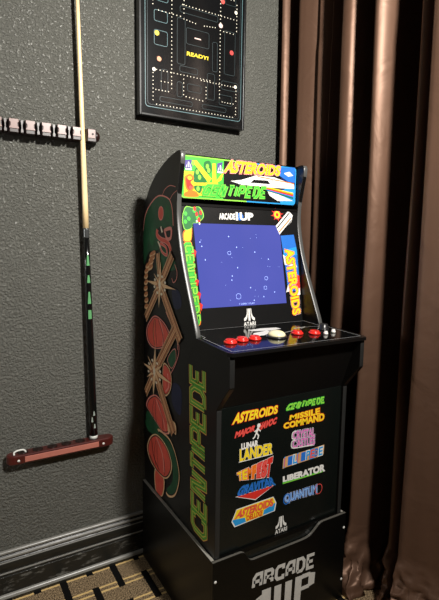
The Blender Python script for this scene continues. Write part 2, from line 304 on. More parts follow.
DATA = {'L':{'asteroids':[(0.0648,0.7155),(0.2113,0.7142),(0.2096,0.6917),(0.0559,0.6874)],'havoc':[(0.0687,0.6612),(0.2101,0.6782),(0.2052,0.661),(0.0632,0.6407)],'lunar':[(0.0869,0.6228),(0.143,0.6219),(0.1435,0.6046),(0.0873,0.6064)],'lander':[(0.0823,0.606),(0.1968,0.6013),(0.1949,0.5718),(0.0831,0.5732)],'tempest':[(0.0748,0.5385),(0.198,0.5546),(0.1917,0.5046),(0.0776,0.5178)],'gravitar':[(0.0832,0.4958),(0.2002,0.4931),(0.2067,0.4677),(0.0713,0.4719)],'gravtri':[(0.0788,0.4692),(0.2096,0.4685),(0.1394,0.4452)],'deluxe':[(0.0578,0.3964),(0.0746,0.43),(0.2053,0.4325),(0.2174,0.4099),(0.2127,0.3846),(0.0683,0.3768)],'centipede':[(0.2482,0.7141),(0.3979,0.7154),(0.3994,0.6889),(0.2378,0.6907)],'missile':[(0.2608,0.6751),(0.3754,0.6783),(0.3765,0.659),(0.2587,0.6618)],'command':[(0.2366,0.6544),(0.3953,0.6583),(0.3965,0.6361),(0.2373,0.6382)],'crystal':[(0.2719,0.6223),(0.3606,0.6162),(0.3634,0.5627),(0.271,0.5705)],'millipede':[(0.2386,0.5477),(0.4025,0.5516),(0.4005,0.5187),(0.2369,0.5139)],'liberator':[(0.241,0.4861),(0.4062,0.4865),(0.4074,0.4639),(0.2417,0.47)],'libline':[(0.2388,0.4659),(0.4002,0.4643)],'quantum':[(0.25,0.4249),(0.3778,0.4235),(0.3794,0.3925),(0.2511,0.3977)],'qring':[(0.3883,0.4081),(0.4054,0.4076),(0.3874,0.426)],'atari':[(0.2366,0.3557),(0.2188,0.3205),(0.2581,0.3195)],'atext':[(0.2159,0.3165),(0.261,0.3169),(0.2615,0.3035),(0.2163,0.3049)],'panel':[(0.0563,0.7333),(0.4418,0.7426),(0.455,0.3087),(0.012,0.3109)]},'R':{'arcade':[(0.1224,0.222),(0.3665,0.2095),(0.3663,0.1562),(0.1209,0.1727)],'up':[(0.1371,0.1576),(0.3548,0.1413)]},'B':{'screen':[(0.0535,0.3275),(0.3786,0.3362),(0.4014,0.0679),(0.0688,0.0684)],'logo':[(0.1485,0.3654),(0.2793,0.3695),(0.2781,0.3512),(0.1491,0.3464)],'larto':[(0.0113,0.3034),(0.0516,0.2952),(0.0656,0.0176),(0.0302,0.06)],'lblob':[(0.0123,0.3281),(0.012,0.3478),(0.0234,0.368),(0.0339,0.383),(0.0597,0.3797),(0.0751,0.3852),(0.0894,0.3711),(0.092,0.351),(0.0718,0.3334),(0.0529,0.3308),(0.0483,0.316),(0.0257,0.3088)],'lyel':[(0.0107,0.3019),(0.0295,0.3122),(0.0472,0.3226),(0.0489,0.3028),(0.0421,0.2761),(0.0163,0.2757)],'lstrip':[(0.0087,0.2691),(0.0456,0.2728),(0.0502,0.2031),(0.0573,0.123),(0.0633,0.0492),(0.0599,0.0193),(0.0447,0.0172),(0.0344,0.0312),(0.0266,0.0846),(0.0168,0.164),(0.0117,0.2232)],'rblue':[(0.3894,0.2996),(0.4468,0.3045),(0.4577,0.2515),(0.4624,0.1068),(0.4094,0.1089),(0.4013,0.199)],'rtext':[(0.3997,0.2438),(0.4383,0.2514),(0.4571,0.0309),(0.418,0.0259)],'rburst':[(0.3785,0.3713),(0.4019,0.3723),(0.3798,0.3906)],'rship':[(0.3703,0.3325),(0.4284,0.387),(0.4467,0.3727),(0.4403,0.3497),(0.385,0.3032)],'atari':[(0.2428,0.0549),(0.2189,0.0189),(0.264,0.0156)],'atext':[(0.2185,0.0141),(0.2659,0.0129),(0.2648,-0.0026),(0.2175,-0.0021)],'corners':[(0.0159,0.3793),(0.4732,0.3991),(0.4632,-0.0058),(0.0672,-0.0134)]},'M':{'board':[(0.023,1.4427),(0.4657,1.45),(0.471,1.3314),(0.0237,1.3186)],'asteroids':[(0.1855,1.4458),(0.3936,1.4457),(0.3904,1.4159),(0.172,1.4086)],'centipede':[(0.1005,1.3599),(0.3454,1.3729),(0.3405,1.3341),(0.0856,1.3284)],'ship':[(0.1943,1.3824),(0.236,1.3885),(0.2931,1.4077),(0.3683,1.4079),(0.4317,1.3946),(0.4562,1.3902),(0.4568,1.3747),(0.339,1.3726),(0.2363,1.374)],'cock':[(0.272,1.3825),(0.2862,1.3936),(0.342,1.395),(0.3538,1.3839)],'rain':[(0.3313,1.375),(0.3394,1.3606),(0.4542,1.3413),(0.4533,1.3619)],'white2':[(0.3392,1.3666),(0.4545,1.3338),(0.3867,1.33),(0.3513,1.3462)],'sky':[(0.3903,1.4431),(0.4577,1.448),(0.4599,1.3967),(0.4316,1.3977),(0.3913,1.4159)],'black':[(0.1697,1.3801),(0.1782,1.4031),(0.2326,1.4078),(0.2514,1.4017),(0.2212,1.3664),(0.167,1.365)],'red1':[(0.0323,1.3837),(0.0529,1.3926),(0.0639,1.3792),(0.053,1.3687),(0.0642,1.3528),(0.0506,1.3375),(0.0369,1.3485),(0.0324,1.3672)],'pur1':[(0.0299,1.432),(0.0552,1.4354),(0.0582,1.412),(0.0338,1.4027)],'y1':[(0.0553,1.4331),(0.0717,1.4347),(0.1258,1.3841),(0.1145,1.371)],'y2':[(0.128,1.4305),(0.1395,1.4316),(0.1433,1.3756),(0.1289,1.3721)],'y3':[(0.172,1.4125),(0.1608,1.3819),(0.1376,1.3703),(0.149,1.3859)],'y4':[(0.0476,1.3659),(0.1492,1.3736),(0.1493,1.3652),(0.0477,1.3578)],'g1':[(0.0638,1.3982),(0.0801,1.4212),(0.1001,1.3917),(0.106,1.3679),(0.064,1.3696)],'g2':[(0.0996,1.4326),(0.1193,1.437),(0.1266,1.4085),(0.1113,1.3975),(0.0981,1.4157)],'g3':[(0.0641,1.3576),(0.092,1.3596),(0.0866,1.3374),(0.0698,1.3435)],'pur2':[(0.1453,1.4322),(0.1656,1.439),(0.1603,1.4115),(0.1458,1.4004)],'o1':[(0.0342,1.3364),(0.0643,1.3432),(0.0811,1.3273),(0.0343,1.3245)]},'S':{'head':[(-0.0175,1.2272),(-0.0393,1.2781),(-0.0937,1.3154),(-0.1569,1.3313),(-0.2271,1.316),(-0.2516,1.2872),(-0.2607,1.2324),(-0.216,1.224),(-0.1688,1.2343),(-0.1316,1.2204),(-0.1441,1.1959),(-0.1808,1.1719),(-0.1313,1.1563),(-0.0655,1.1497),(-0.0158,1.1061)],'headline':[(-0.0131,1.222),(-0.0365,1.2783),(-0.091,1.3156),(-0.1544,1.333),(-0.2293,1.3181),(-0.256,1.2847),(-0.2629,1.2346)],'ant1':[(-0.1809,1.3309),(-0.1985,1.3481),(-0.2381,1.3573),(-0.2792,1.3499)],'ant2':[(-0.2383,1.3152),(-0.2601,1.3294),(-0.2887,1.3381)],'eye':[(-0.1689,1.2764),(-0.1903,1.2754),(-0.1689,1.2964)],'rib1':[(-0.1417,1.2252),(-0.1379,1.2081),(-0.1687,1.1935),(-0.2103,1.1865),(-0.2366,1.1726),(-0.2446,1.1495)],'rib2':[(-0.1626,1.1716),(-0.1808,1.1526),(-0.2162,1.144),(-0.2103,1.1675),(-0.1687,1.179)],'rib3':[(-0.2021,1.2219),(-0.2476,1.2258),(-0.2455,1.1982),(-0.2184,1.1949),(-0.2044,1.2124)],'rib4':[(-0.1688,1.2343),(-0.1808,1.215)],'mesh':[(-0.1808,1.1719),(-0.2446,1.1449),(-0.2831,1.1187),(-0.2778,1.1),(-0.131,1.0915),(-0.1439,1.1418)],'seg':[(-0.0989,1.143),(-0.0922,1.1275),(-0.0814,1.1133),(-0.0758,1.0961),(-0.0539,1.101),(-0.044,1.0821),(-0.0395,1.0634),(-0.0393,1.0422),(-0.0362,1.0207),(-0.0388,0.9997),(-0.0428,0.9788),(-0.0425,0.9573)],'pl1':[(-0.2277,1.1428),(-0.2668,1.1279),(-0.1987,1.0769),(-0.1624,1.0769)],'pl1b':[(-0.1564,1.1454),(-0.1868,1.1487),(-0.1987,1.0986),(-0.1624,1.0966)],'pl2':[(-0.1807,1.0094),(-0.2223,1.0162),(-0.3425,0.9087),(-0.3222,0.8818),(-0.301,0.8872)],'pl3':[(-0.1111,1.0046),(-0.1497,1.0036),(-0.0769,0.9142),(-0.0277,0.9176),(-0.0281,0.9447)],'pl4':[(-0.257,0.915),(-0.2901,0.9088),(-0.2109,0.8353),(-0.1806,0.829)],'pl4b':[(-0.1806,0.8628),(-0.2109,0.8685),(-0.2953,0.9292),(-0.2794,0.8791),(-0.1618,0.7718),(-0.123,0.7678)],'pl5':[(-0.1552,0.7023),(-0.199,0.699),(-0.2927,0.593),(-0.2588,0.5705),(-0.1805,0.6573)],'pl6':[(-0.0608,0.6873),(-0.1024,0.6877),(-0.0459,0.6274),(-0.0284,0.6278),(-0.0289,0.6674)],'st1c':[(-0.1685,1.0453)],'st1':[(-0.0293,1.0414),(-0.289,1.0486),(-0.1686,1.1043),(-0.1746,0.9914)],'st2c':[(-0.1228,0.7424)],'st2':[(-0.0255,0.7449),(-0.2837,0.7436),(-0.1099,0.8019),(-0.1357,0.681)],'mush1':[(-0.0414,0.8655),(-0.063,0.9014),(-0.1173,0.9358),(-0.1807,0.9299),(-0.2284,0.9078),(-0.2458,0.8816),(-0.2049,0.8441),(-0.1167,0.821),(-0.0623,0.8314)],'mush2':[(-0.199,0.7908),(-0.2405,0.7806),(-0.2579,0.7455),(-0.2466,0.7076),(-0.2112,0.6795),(-0.1867,0.6955),(-0.1867,0.7624)],'mush3':[(-0.0383,0.5969),(-0.0674,0.6338),(-0.1291,0.6603),(-0.1929,0.6455),(-0.2294,0.6008),(-0.2414,0.564),(-0.193,0.546),(-0.1418,0.5595),(-0.0739,0.5803)],'mush4':[(-0.0467,0.4381),(-0.0731,0.4855),(-0.1284,0.5191),(-0.193,0.5178),(-0.2417,0.4953),(-0.2629,0.4578),(-0.242,0.4145),(-0.1993,0.3879),(-0.1278,0.3873),(-0.0724,0.4027)],'stem4':[(-0.1183,0.3858),(-0.1993,0.3895),(-0.1867,0.3182),(-0.1301,0.2973)],'leaf1':[(-0.2229,0.8063),(-0.2574,0.8434),(-0.2851,0.854),(-0.2908,0.8265),(-0.28,0.8048),(-0.252,0.7834)],'leaf2':[(-0.1418,0.5415),(-0.2296,0.5475),(-0.2763,0.5248),(-0.308,0.4826),(-0.3172,0.4365),(-0.2888,0.3719),(-0.2423,0.3407),(-0.2155,0.3461),(-0.2656,0.402),(-0.2676,0.4547),(-0.2357,0.4981)],'leaf3':[(-0.038,0.5684),(-0.1017,0.5784),(-0.1677,0.5527),(-0.1548,0.521),(-0.059,0.5076)],'leaf4':[(-0.0302,0.5354),(-0.1152,0.562),(-0.1418,0.5469),(-0.0733,0.5053),(-0.0374,0.515)],'loop':[(-0.2846,0.9204),(-0.3043,0.8862),(-0.3089,0.8494),(-0.2855,0.8061),(-0.2463,0.7623)],'loop1':[(-0.2107,0.9614),(-0.2398,0.9388),(-0.2736,0.9202),(-0.2956,0.8909),(-0.3013,0.8542)],'loop2':[(-0.2777,1.1169),(-0.2939,1.0949),(-0.2888,1.0716),(-0.2672,1.0607),(-0.2561,1.0738)],'navy1':[(-0.2563,1.041),(-0.3102,1.0345),(-0.3211,0.9924),(-0.2732,0.9816)],'navy2':[(-0.2636,0.7372),(-0.3238,0.7346),(-0.3194,0.6514),(-0.2583,0.6711)],'drip':[(-0.2294,0.6042),(-0.2869,0.6141),(-0.2928,0.5764),(-0.2588,0.584),(-0.2355,0.5575)],'title':[(-0.385,0.8325),(-0.4738,0.8304),(-0.4972,0.3232),(-0.4081,0.4153)],'dots':[(-0.267,1.3828),(-0.5056,0.6967),(-0.3905,0.2654),(-0.2506,0.2642)]},'K':{'line':[(0.0188,-0.4352),(0.0092,-0.598),(0.4611,-0.5881)],'w1':[(0.186,-0.4351),(0.2497,-0.393),(0.348,-0.4115),(0.3062,-0.4582),(0.2273,-0.4554)],'w2':[(0.2653,-0.3713),(0.3204,-0.3677),(0.2839,-0.4)]}}
# ------------------------------------------------------------------ palette
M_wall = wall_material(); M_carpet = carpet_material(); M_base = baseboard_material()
M_cab = mat('black_laminate', (13, 12, 11), rough=.34, spec=.4, bump=.05, bscale=600)
M_edge = mat('black_edge_moulding_sheen', (78, 78, 76), rough=.34, spec=.5)  # black plastic; its grey sheen is mixed into this colour
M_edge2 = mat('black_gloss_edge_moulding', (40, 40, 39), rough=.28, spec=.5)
M_riser = mat('riser_black_laminate', (8, 8, 7), rough=.36, spec=.25, bump=.05, bscale=600)
M_redge = mat('riser_edge_grey_sheen', (96, 93, 86), rough=.35)  # light caught along the notch edge, put into the colour
M_sedge = mat('riser_edge_pale_sheen', (168, 164, 154), rough=.35)  # grazing shine on the side top edges, put into the colour
M_gloss = mat('glossy_black_acrylic', (12, 13, 13), rough=.08, spec=.5)
M_panel = mat('dark_printed_vinyl', (15, 19, 17), rough=.22, spec=.5)
M_bezel = mat('bezel_matte_black', (22, 22, 22), rough=.3, spec=.4)
M_white = mat('white_print', (232, 230, 224), rough=.4)
M_grey = mat('grey_print', (172, 170, 164), rough=.45)
M_rgrey = mat('riser_light_grey_print', (204, 202, 196), rough=.4)
M_line = mat('pale_grey_line_print', (150, 150, 150), rough=.35)
M_steel = mat('bright_screw_metal', (225, 222, 215), rough=.2, metal=1)
M_yel = mat('yellow_print', (248, 214, 40), rough=.4)
M_orange = mat('orange_print', (238, 120, 30), rough=.4)
M_red = mat('red_print', (214, 50, 40), rough=.4)
M_salmon = mat('salmon_red_print', (226, 84, 76), rough=.4)
M_green = mat('bright_green_print', (70, 190, 60), rough=.4)
M_lime = mat('lime_green_print', (140, 214, 70), rough=.4)
M_dgreen = mat('deep_green_print', (30, 110, 50), rough=.4)
M_blue = mat('blue_print', (40, 110, 200), rough=.4)
M_sky = mat('sky_blue_print', (40, 150, 215), rough=.4)
M_navy = mat('navy_print', (20, 34, 90), rough=.4)
M_pink = mat('pink_print', (232, 130, 190), rough=.4)
M_violet = mat('violet_print', (80, 70, 140), rough=.4)
M_tanp = mat('tan_print', (206, 160, 110), rough=.4)
M_black = mat('black_print', (8, 8, 9), rough=.35)
# side artwork inks
S_green = mat('side_dark_green_ink', (26, 84, 52), rough=.4, vary=.5, scale=25)
S_red = mat('side_red_ink', (232, 92, 76), rough=.4, vary=.3, scale=18)
S_pink = mat('side_pink_line_ink', (240, 150, 138), rough=.4)
S_tan = mat('side_tan_ink', (242, 200, 152), rough=.4)
S_brown = mat('side_brown_ink', (196, 128, 84), rough=.4, vary=.3, scale=60)
S_cream = mat('side_cream_ink', (246, 232, 206), rough=.4)
S_navy = mat('side_navy_ink', (22, 30, 66), rough=.4, vary=.4, scale=15)
S_title = mat('side_title_green_ink', (92, 176, 60), rough=.4)
S_olive = mat('side_title_olive_ink', (222, 214, 92), rough=.4)
M_btn = mat('red_button_plastic', (226, 44, 36), rough=.25, spec=.5)
M_ball = mat('cream_trackball_plastic', (236, 228, 186), rough=.12, spec=.6)
M_wbtn = mat('white_button_plastic', (230, 228, 220), rough=.25)
M_ring = mat('dark_plastic_ring', (34, 34, 36), rough=.3)

# ------------------------------------------------------------------ setting
structure(MB().box(-2.2, 1.0, -3.2, .1, -.05, 0).build('floor', M_carpet))
structure(MB().box(-2.2, 1.0, 0, .1, 0, 2.5).build('wall_back', M_wall))
structure(MB().box(.95, 1.0, -3.2, 0, 0, 2.5).build('wall_right', M_wall))
# moulded baseboard: profile (depth from wall, height) swept along the wall
prof = [(0, .168)] + spline([(.004, .168), (.0085, .164), (.009, .157), (.0065, .1535)], 3) + spline([(.008, .152), (.0115, .148), (.0115, .1425), (.007, .139)], 3) + \
       [(.007, .136)] + spline([(.0085, .1345), (.0125, .127), (.013, .112), (.0095, .1)], 3) + [(.0095, .0965), (.0125, .095), (.014, .092), (.0125, .089), (.0085, .085), (.0085, .081), (.0115, .079), (.0115, .021)] + \
       spline([(.0145, .0205), (.0195, .0165), (.0218, .009), (.0222, 0)], 3)
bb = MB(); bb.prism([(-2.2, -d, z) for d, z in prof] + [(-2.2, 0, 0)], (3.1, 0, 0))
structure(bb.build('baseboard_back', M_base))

# ------------------------------------------------------------------ arcade cabinet
W = .483; T = .016; ZB = .3046
cab = thing('arcade_cabinet', 'tall black arcade cabinet with glowing blue screen, bright lettered marquee and red buttons', 'arcade machine', (W / 2, -.28, ZB))
front_edge = spline([(-.308, 1.4505), (-.3135, 1.441)], 2) + spline([(-.311, 1.42), (-.297, 1.36), (-.2875, 1.31), (-.2885, 1.25), (-.309, 1.165), (-.339, 1.089), (-.379, 1.004), (-.413, .931), (-.42, .9045)], 4)
back_curve = spline([(-.013, 1.25), (-.017, 1.283), (-.030, 1.316), (-.066, 1.360), (-.126, 1.403), (-.2, 1.434), (-.262, 1.450), (-.297, 1.4545)], 4)
lower_edge = [(-.600, .8985), (-.603, .8945)] + [(-.603, .818)] + spline([(-.602, .812), (-.570, .775), (-.543, .742), (-.541, .732)], 3) + [(-.541, ZB)]
profile = [(-.013, ZB)] + back_curve + front_edge + lower_edge
def trim_strip(path, x0, lift=.0012):
    mb = MB(); P = [Vector((0, y, z)) for y, z in path]
    rows = []
    for i, p in enumerate(P):
        d = (P[min(i + 1, len(P) - 1)] - P[max(i - 1, 0)]).normalized(); n = Vector((0, -d.z, d.y))
        if n.y > 0 and n.z < .2: n = -n
        rows.append([(x0 + .0006, *(p + n * .0)[1:]), (x0 + .003, *(p + n * lift)[1:]), (x0 + T - .003, *(p + n * lift)[1:]), (x0 + T - .0006, *(p + n * .0)[1:])])
    vs = [v for r in rows for v in r]; fs = [(i * 4 + k, i * 4 + k + 1, i * 4 + k + 5, i * 4 + k + 4) for i in range(len(rows) - 1) for k in range(3)]
    return mb.add(vs, fs)
panels = []
for x0 in (0, W - T):
    sp = MB().prism([(x0, y, z) for y, z in profile], (T, 0, 0)).build('side_panel', M_cab, cab, bevel=.0012)
    panels.append(sp)
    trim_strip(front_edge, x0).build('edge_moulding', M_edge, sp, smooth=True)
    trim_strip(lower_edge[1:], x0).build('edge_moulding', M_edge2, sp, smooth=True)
left = panels[0]
S = DATA['S']; side = lambda a, b, h: (-h, min(a, -.0145), max(b, .3085))

# printed artwork on the left side: plain leafy, ribbon and ray shapes
art = Print(side)
art.smooth(S['navy1'], S_navy).smooth(S['navy2'], S_navy)
art.smooth(S['head'], S_green, 4)
art.line(S['headline'], .0045, S_pink, curve=5).line(S['ant1'], .0022, S_pink, curve=4).line(S['ant2'], .0022, S_pink, curve=4)
art.ell(S['eye'][0], .0215, .023, S_pink).ell(S['eye'][0], .0180, .0195, S_red)
art.smooth([(-.07, 1.20), (-.10, 1.23), (-.12, 1.21), (-.10, 1.17)], mat('side_mid_green_ink', (40, 104, 62), vary=.4))
art.smooth([(-.21, 1.30), (-.235, 1.285), (-.23, 1.25), (-.205, 1.26)], mat('side_mid_green_ink', (40, 104, 62), vary=.4))
art.smooth(S['mesh'], S_green, 4)
art.line(S['rib1'], .017, S_pink, curve=5).line(S['rib1'], .011, S_red, curve=5)
art.line(S['rib2'], .010, S_pink, True, 4).line(S['rib3'], .011, S_pink, True, 4).line(S['rib2'], .0045, S_red, True, 4)
art.line(S['rib4'], .009, S_cream)
art.line([(-.145, 1.187), (-.165, 1.168)], .007, S_cream)
pts = S['seg']
for i, p in enumerate(pts):
    art.ell(p, .027 if i < 4 else .019, .0088, S_tan, 14, rot=-.25)
    art.ell((p[0] - .002, p[1] + .0045), .025 if i < 4 else .017, .0062, S_brown, 14, rot=-.25)
for k in ('loop', 'loop1', 'loop2'): art.line(S[k], .003, S_pink, curve=5)
art.smooth(S['leaf1'], S_pink).smooth([(.92 * a - .08 * .26, .92 * b + .08 * .815) for a, b in S['leaf1']], S_green)
def rimmed(pts, rim, fill, k):
    cx = sum(p[0] for p in pts) / len(pts); cz = sum(p[1] for p in pts) / len(pts)
    art.smooth(pts, rim, 6); art.smooth([(cx + (a - cx) * k, cz + (b - cz) * k) for a, b in pts], M_black, 6)
    k2 = k - .05; art.smooth([(cx + (a - cx) * k2, cz + (b - cz) * k2) for a, b in pts], fill, 6)
    return cx, cz
for k in ('leaf3', 'leaf4'): art.smooth(S[k], S_green, 4)
rimmed(S['leaf2'], S_tan, S_green, .93)
cx, cz = rimmed(S['mush1'], S_pink, S_red, .93)
art.line([(cx - .02, .93), (cx - .05, .885), (cx - .045, .83)], .006, S_pink, curve=5).line([(cx + .02, .92), (cx + .03, .87), (cx + .02, .83)], .004, S_brown, curve=5)
rimmed(S['mush2'], S_tan, S_red, .9)
art.line([(-.225, .76), (-.235, .72), (-.21, .695)], .006, S_pink, curve=4)
rimmed(S['mush3'], S_pink, S_red, .92)
art.line([(-.13, .645), (-.185, .60), (-.21, .56)], .006, S_pink, curve=4)
art.smooth(S['stem4'], S_tan, 4); cx = -.155; art.smooth([(cx + (a - cx) * .85, .35 + (b - .35) * .92) for a, b in S['stem4']], S_red, 4)
rimmed(S['mush4'], S_tan, S_red, .94)
for mx, mz, k in ((-.145, .88, 1), (-.14, .60, .9), (-.155, .45, 1.05)):
    for q in (-.04, -.015, .045): art.line([(mx - q * .4 + .01, mz + .045 * k), (mx - q, mz), (mx - q * .9 - .008, mz - .045 * k)], .0022, M_black, curve=4)
art.line([(-.13, .51), (-.185, .47), (-.20, .41)], .007, S_pink, curve=5).line([(-.09, .485), (-.11, .43), (-.16, .398)], .004, M_black, curve=5).line([(-.075, .42), (-.13, .392), (-.19, .392)], .004, M_black, curve=5)
art.smooth(S['drip'], S_tan, 3)
def plank(a, c, w):
    a, c = Vector(a), Vector(c); d = (c - a).normalized(); n = Vector((-d.y, d.x))
    art.line([tuple(a), tuple(c)], w + .006, S_tan).line([tuple(a), tuple(c)], w + .001, M_black).line([tuple(a), tuple(c - d * .003)], w - .002, S_brown)
    for k in (-.30, -.1, .1, .30): art.line([tuple(a + n * w * k), tuple(c + n * w * k - d * .003)], .0018 if abs(k) > .2 else .0026, M_black if abs(k) > .2 else S_tan)
for a, c, w in (((-.1685, 1.045), (-.036, .915), .026), ((-.1685, 1.045), (-.262, 1.147), .030), ((-.1685, 1.045), (-.148, 1.150), .024), ((-.1685, 1.045), (-.322, .885), .034),
                ((-.1228, .742), (-.036, .640), .026), ((-.285, .915), (-.1228, .742), .034), ((-.1228, .742), (-.278, .575), .036)): plank(a, c, w)
def burst(c, R):
    for i in range(16):
        ang = math.pi * 2 * i / 16 + .06; r = R if i % 4 == 0 else (R * .62 if i % 4 == 2 else R * .4); w = .11 if i % 4 == 0 else .07
        ry = r * (.55 if i % 4 == 0 and i % 8 == 4 else .5)
        tip = (min(c[0] + r * math.cos(ang), -.019), c[1] + r * .62 * math.sin(ang)); s_, c_ = math.sin(ang), math.cos(ang)
        b = R * w
        art.poly([(c[0] - b * s_, c[1] + b * .7 * c_), tip, (c[0] + b * s_, c[1] - b * .7 * c_)], S_tan if i % 2 == 0 else S_brown)
        if i % 2: art.ell((min(c[0] + r * .9 * c_, -.028), c[1] + r * .62 * s_), .008, .005, S_cream, 8)
    art.poly([(c[0] - .011, c[1]), (c[0], c[1] + .022), (c[0] + .011, c[1]), (c[0], c[1] - .022)], S_cream)
burst(S['st1c'][0], .125); burst(S['st2c'][0], .15)
art.build('side_artwork', left, 'green, red and tan printed artwork')

# vertical title lettering
tq = [(-.407, .333), (-.387, .828), (-.468, .828), (-.489, .333)]
tt = Print(side)
for w, m in ((.0235, S_red), (.0215, S_olive), (.0165, M_black), (.0145, S_title)):
    tt.strokes('CENTIPEDE', tq, w, m, gap=.3)
tt.strokes('CENTIPEDE', tq, .003, S_olive, gap=.3)
tt.build('side_lettering', left, 'green outlined lettering running up the side')
for y, z in ((-.267, 1.383), (-.5056, .6967)):
    MB().lathe([(.0001, 0), (.004, 0), (.0035, .0012), (.0001, .0016)], (0, y, z), (-1, 0, 0), 12).build('screw', M_edge, left, smooth=True)

# inner boards
XI0, XI1 = T, W - T
MB().box(XI0, XI1, -.022, -.014, ZB, 1.245).build('back_panel', M_cab, cab)
top = MB(); bc = [(y - .004 if y > -.05 else y, z - .003) for y, z in back_curve if y > -.27] + [(-.276, 1.4503)]
top.prism([(XI0, y, z) for y, z in bc] + [(XI0, y + .003, z - .0006 if y < -.25 else z - .012) for y, z in bc[::-1][:-2]] + [(XI0, -.03, 1.24)], (XI1 - XI0, 0, 0)); top.build('top_panel', M_cab, cab)
# marquee
YM = -.274
mq = MB().box(XI0 + .0004, XI1 - .0004, YM, YM + .014, 1.317, 1.4495).build('marquee', M_gloss, cab, bevel=.001)
Mq = DATA['M']; mp = Print(lambda a, b, h: (a, YM - h, b))
x0, x1, z0, z1 = .0185, .4645, 1.3195, 1.4475
def rrect(a, b, c, d, r, n=5):
    out = []
    for (cx, cz, s) in ((b - r, d - r, 0), (a + r, d - r, 1), (a + r, c + r, 2), (b - r, c + r, 3)):
        out += [(cx + r * math.cos(math.pi / 2 * (s + i / n)), cz + r * math.sin(math.pi / 2 * (s + i / n))) for i in range(n + 1)]
    return out
def clipx(pts, xa, xb): return [(min(max(a, xa), xb), b) for a, b in pts]
full = rrect(x0, x1, z0, z1, .012)
mp.poly(full, M_sky)
mp.poly(clipx(full, x0, .26), M_lime)
inn = rrect(x0 + .004, x1 - .004, z0 + .004, z1 - .004, .010)
mp.poly(inn, M_navy); mp.poly(clipx(inn, x0, .20), M_green); mp.poly(clipx(inn, .17, .40), M_black)
mp.poly([(.40, z0 + .004), (.46, z0 + .004), (.46, 1.385), (.38, 1.36)], M_sky).poly(Mq['sky'], M_blue)
mp.poly([(.41, 1.425), (.435, 1.432), (.452, 1.42), (.43, 1.415)], M_white)
mp.poly([(.03, 1.33), (.10, 1.33), (.08, 1.40), (.03, 1.40)], M_yel)
mp.poly(Mq['pur1'], M_violet).poly(Mq['pur2'], M_violet).smooth(Mq['g1'], M_dgreen, 3).smooth(Mq['g2'], M_dgreen, 3).smooth(Mq['g3'], M_dgreen, 3)
for k in ('y1', 'y2', 'y3', 'y4'): mp.poly(Mq[k], M_yel)
mp.smooth(Mq['o1'], M_orange, 3).smooth(Mq['red1'], M_orange, 4)
mp.smooth([(.048 + (a - .048) * .7, 1.365 + (b - 1.365) * .75) for a, b in Mq['red1']], M_red, 4)
for c in ((.075, 1.40), (.083, 1.385), (.11, 1.42), (.115, 1.408), (.078, 1.35), (.06, 1.425)): mp.ell(c, .006, .008, M_lime, 8)
mp.ell((.049, 1.38), .008, .006, M_yel, 8).ell((.052, 1.352), .006, .006, M_salmon, 8)
# small white mark on the violet corners
for cx in (.045, .157):
    mp.poly([(cx - .002, 1.428), (cx + .002, 1.428), (cx + .002, 1.412), (cx - .002, 1.412)], M_white).poly([(cx - .004, 1.425), (cx - .010, 1.411), (cx - .006, 1.411)], M_white).poly([(cx + .004, 1.425), (cx + .010, 1.411), (cx + .006, 1.411)], M_white)
    mp.poly([(cx - .011, 1.4085), (cx + .011, 1.4085), (cx + .011, 1.4035), (cx - .011, 1.4035)], M_white)
mp.poly(Mq['white2'], M_white)
for i, m in enumerate((M_yel, M_orange, M_red, M_blue, M_dgreen)):
    t0, t1 = i / 5, (i + 1) / 5; r = Mq['rain']
    L = lambda p, q, t: (p[0] + (q[0] - p[0]) * t, p[1] + (q[1] - p[1]) * t)
    mp.poly([L(r[0], r[1], t0), L(r[0], r[1], t1), L(r[3], r[2], t1), L(r[3], r[2], t0)], m)
mp.poly(Mq['ship'], M_white).poly(Mq['cock'], M_black)
mp.line([(.30, 1.405), (.455, 1.393)], .003, M_orange).line([(.24, 1.378), (.45, 1.3785)], .0025, M_grey).line([(.36, 1.392), (.37, 1.405)], .004, M_grey)
aq = Mq['asteroids']
for off, m in ((.10, M_red), (.08, M_white), (.065, M_red), (.032, M_yel)): mp.text('ASTEROIDS', aq, m, off)
cq = [(.108, 1.362), (.338, 1.370), (.333, 1.338), (.093, 1.333)]
for w, m in ((.0118, M_dgreen), (.0098, M_lime), (.0060, M_dgreen), (.0052, M_green)): mp.strokes('CENTIPEDE', cq, w, m, gap=.62)
mp.build('marquee_artwork', mq, 'colourful printed marquee with yellow and green lettering')
MB().box(XI0, XI1, -.285, -.20, 1.296, 1.304).build('soffit', M_cab, cab)

# bezel with screen
B0 = Vector((0, -.335, .915)); B1 = Vector((0, -.282, 1.30)); BL = (B1 - B0).length; Bt = (B1 - B0) / BL; Bn = Vector((0, -Bt.z, Bt.y))
def bezf(a, b, h): return tuple(B0 + Bt * b + Bn * h + Vector((a, 0, 0)))
bz = MB().prism([bezf(XI0 + .0004, 0, 0), bezf(XI1 - .0004, 0, 0), bezf(XI1 - .0004, BL - .004, 0), bezf(XI0 + .0004, BL - .004, 0)], tuple(-Bn * .012)).build('bezel', M_bezel, cab)
Bd = DATA['B']
sq = [(.0535, .333), (.3925, .333), (.3965, .068), (.0655, .068)]
sq = [(.0545, .3315), (.3860, .3340), (.3990, .0680), (.0670, .0684)]
g = NT('lit_blue_screen'); co = g.n('ShaderNodeTexCoord'); nz = g.n('ShaderNodeTexNoise', Scale=5.0); g.l(co.outputs['Object'], nz.inputs['Vector'])
g.l(g.mix(nz.outputs['Fac'], rgb(74, 84, 170), rgb(88, 92, 182)), g.b.inputs['Emission Color']); g.b.inputs['Emission Strength'].default_value = SCREEN
g.b.inputs['Base Color'].default_value = rgb(20, 22, 40); g.b.inputs['Roughness'].default_value = .12; M_screen = g.m
scr = MB().prism([bezf(a, b, .0006) for a, b in sq], tuple(-Bn * .0005)).build('screen', M_screen, cab, label='glowing blue screen')
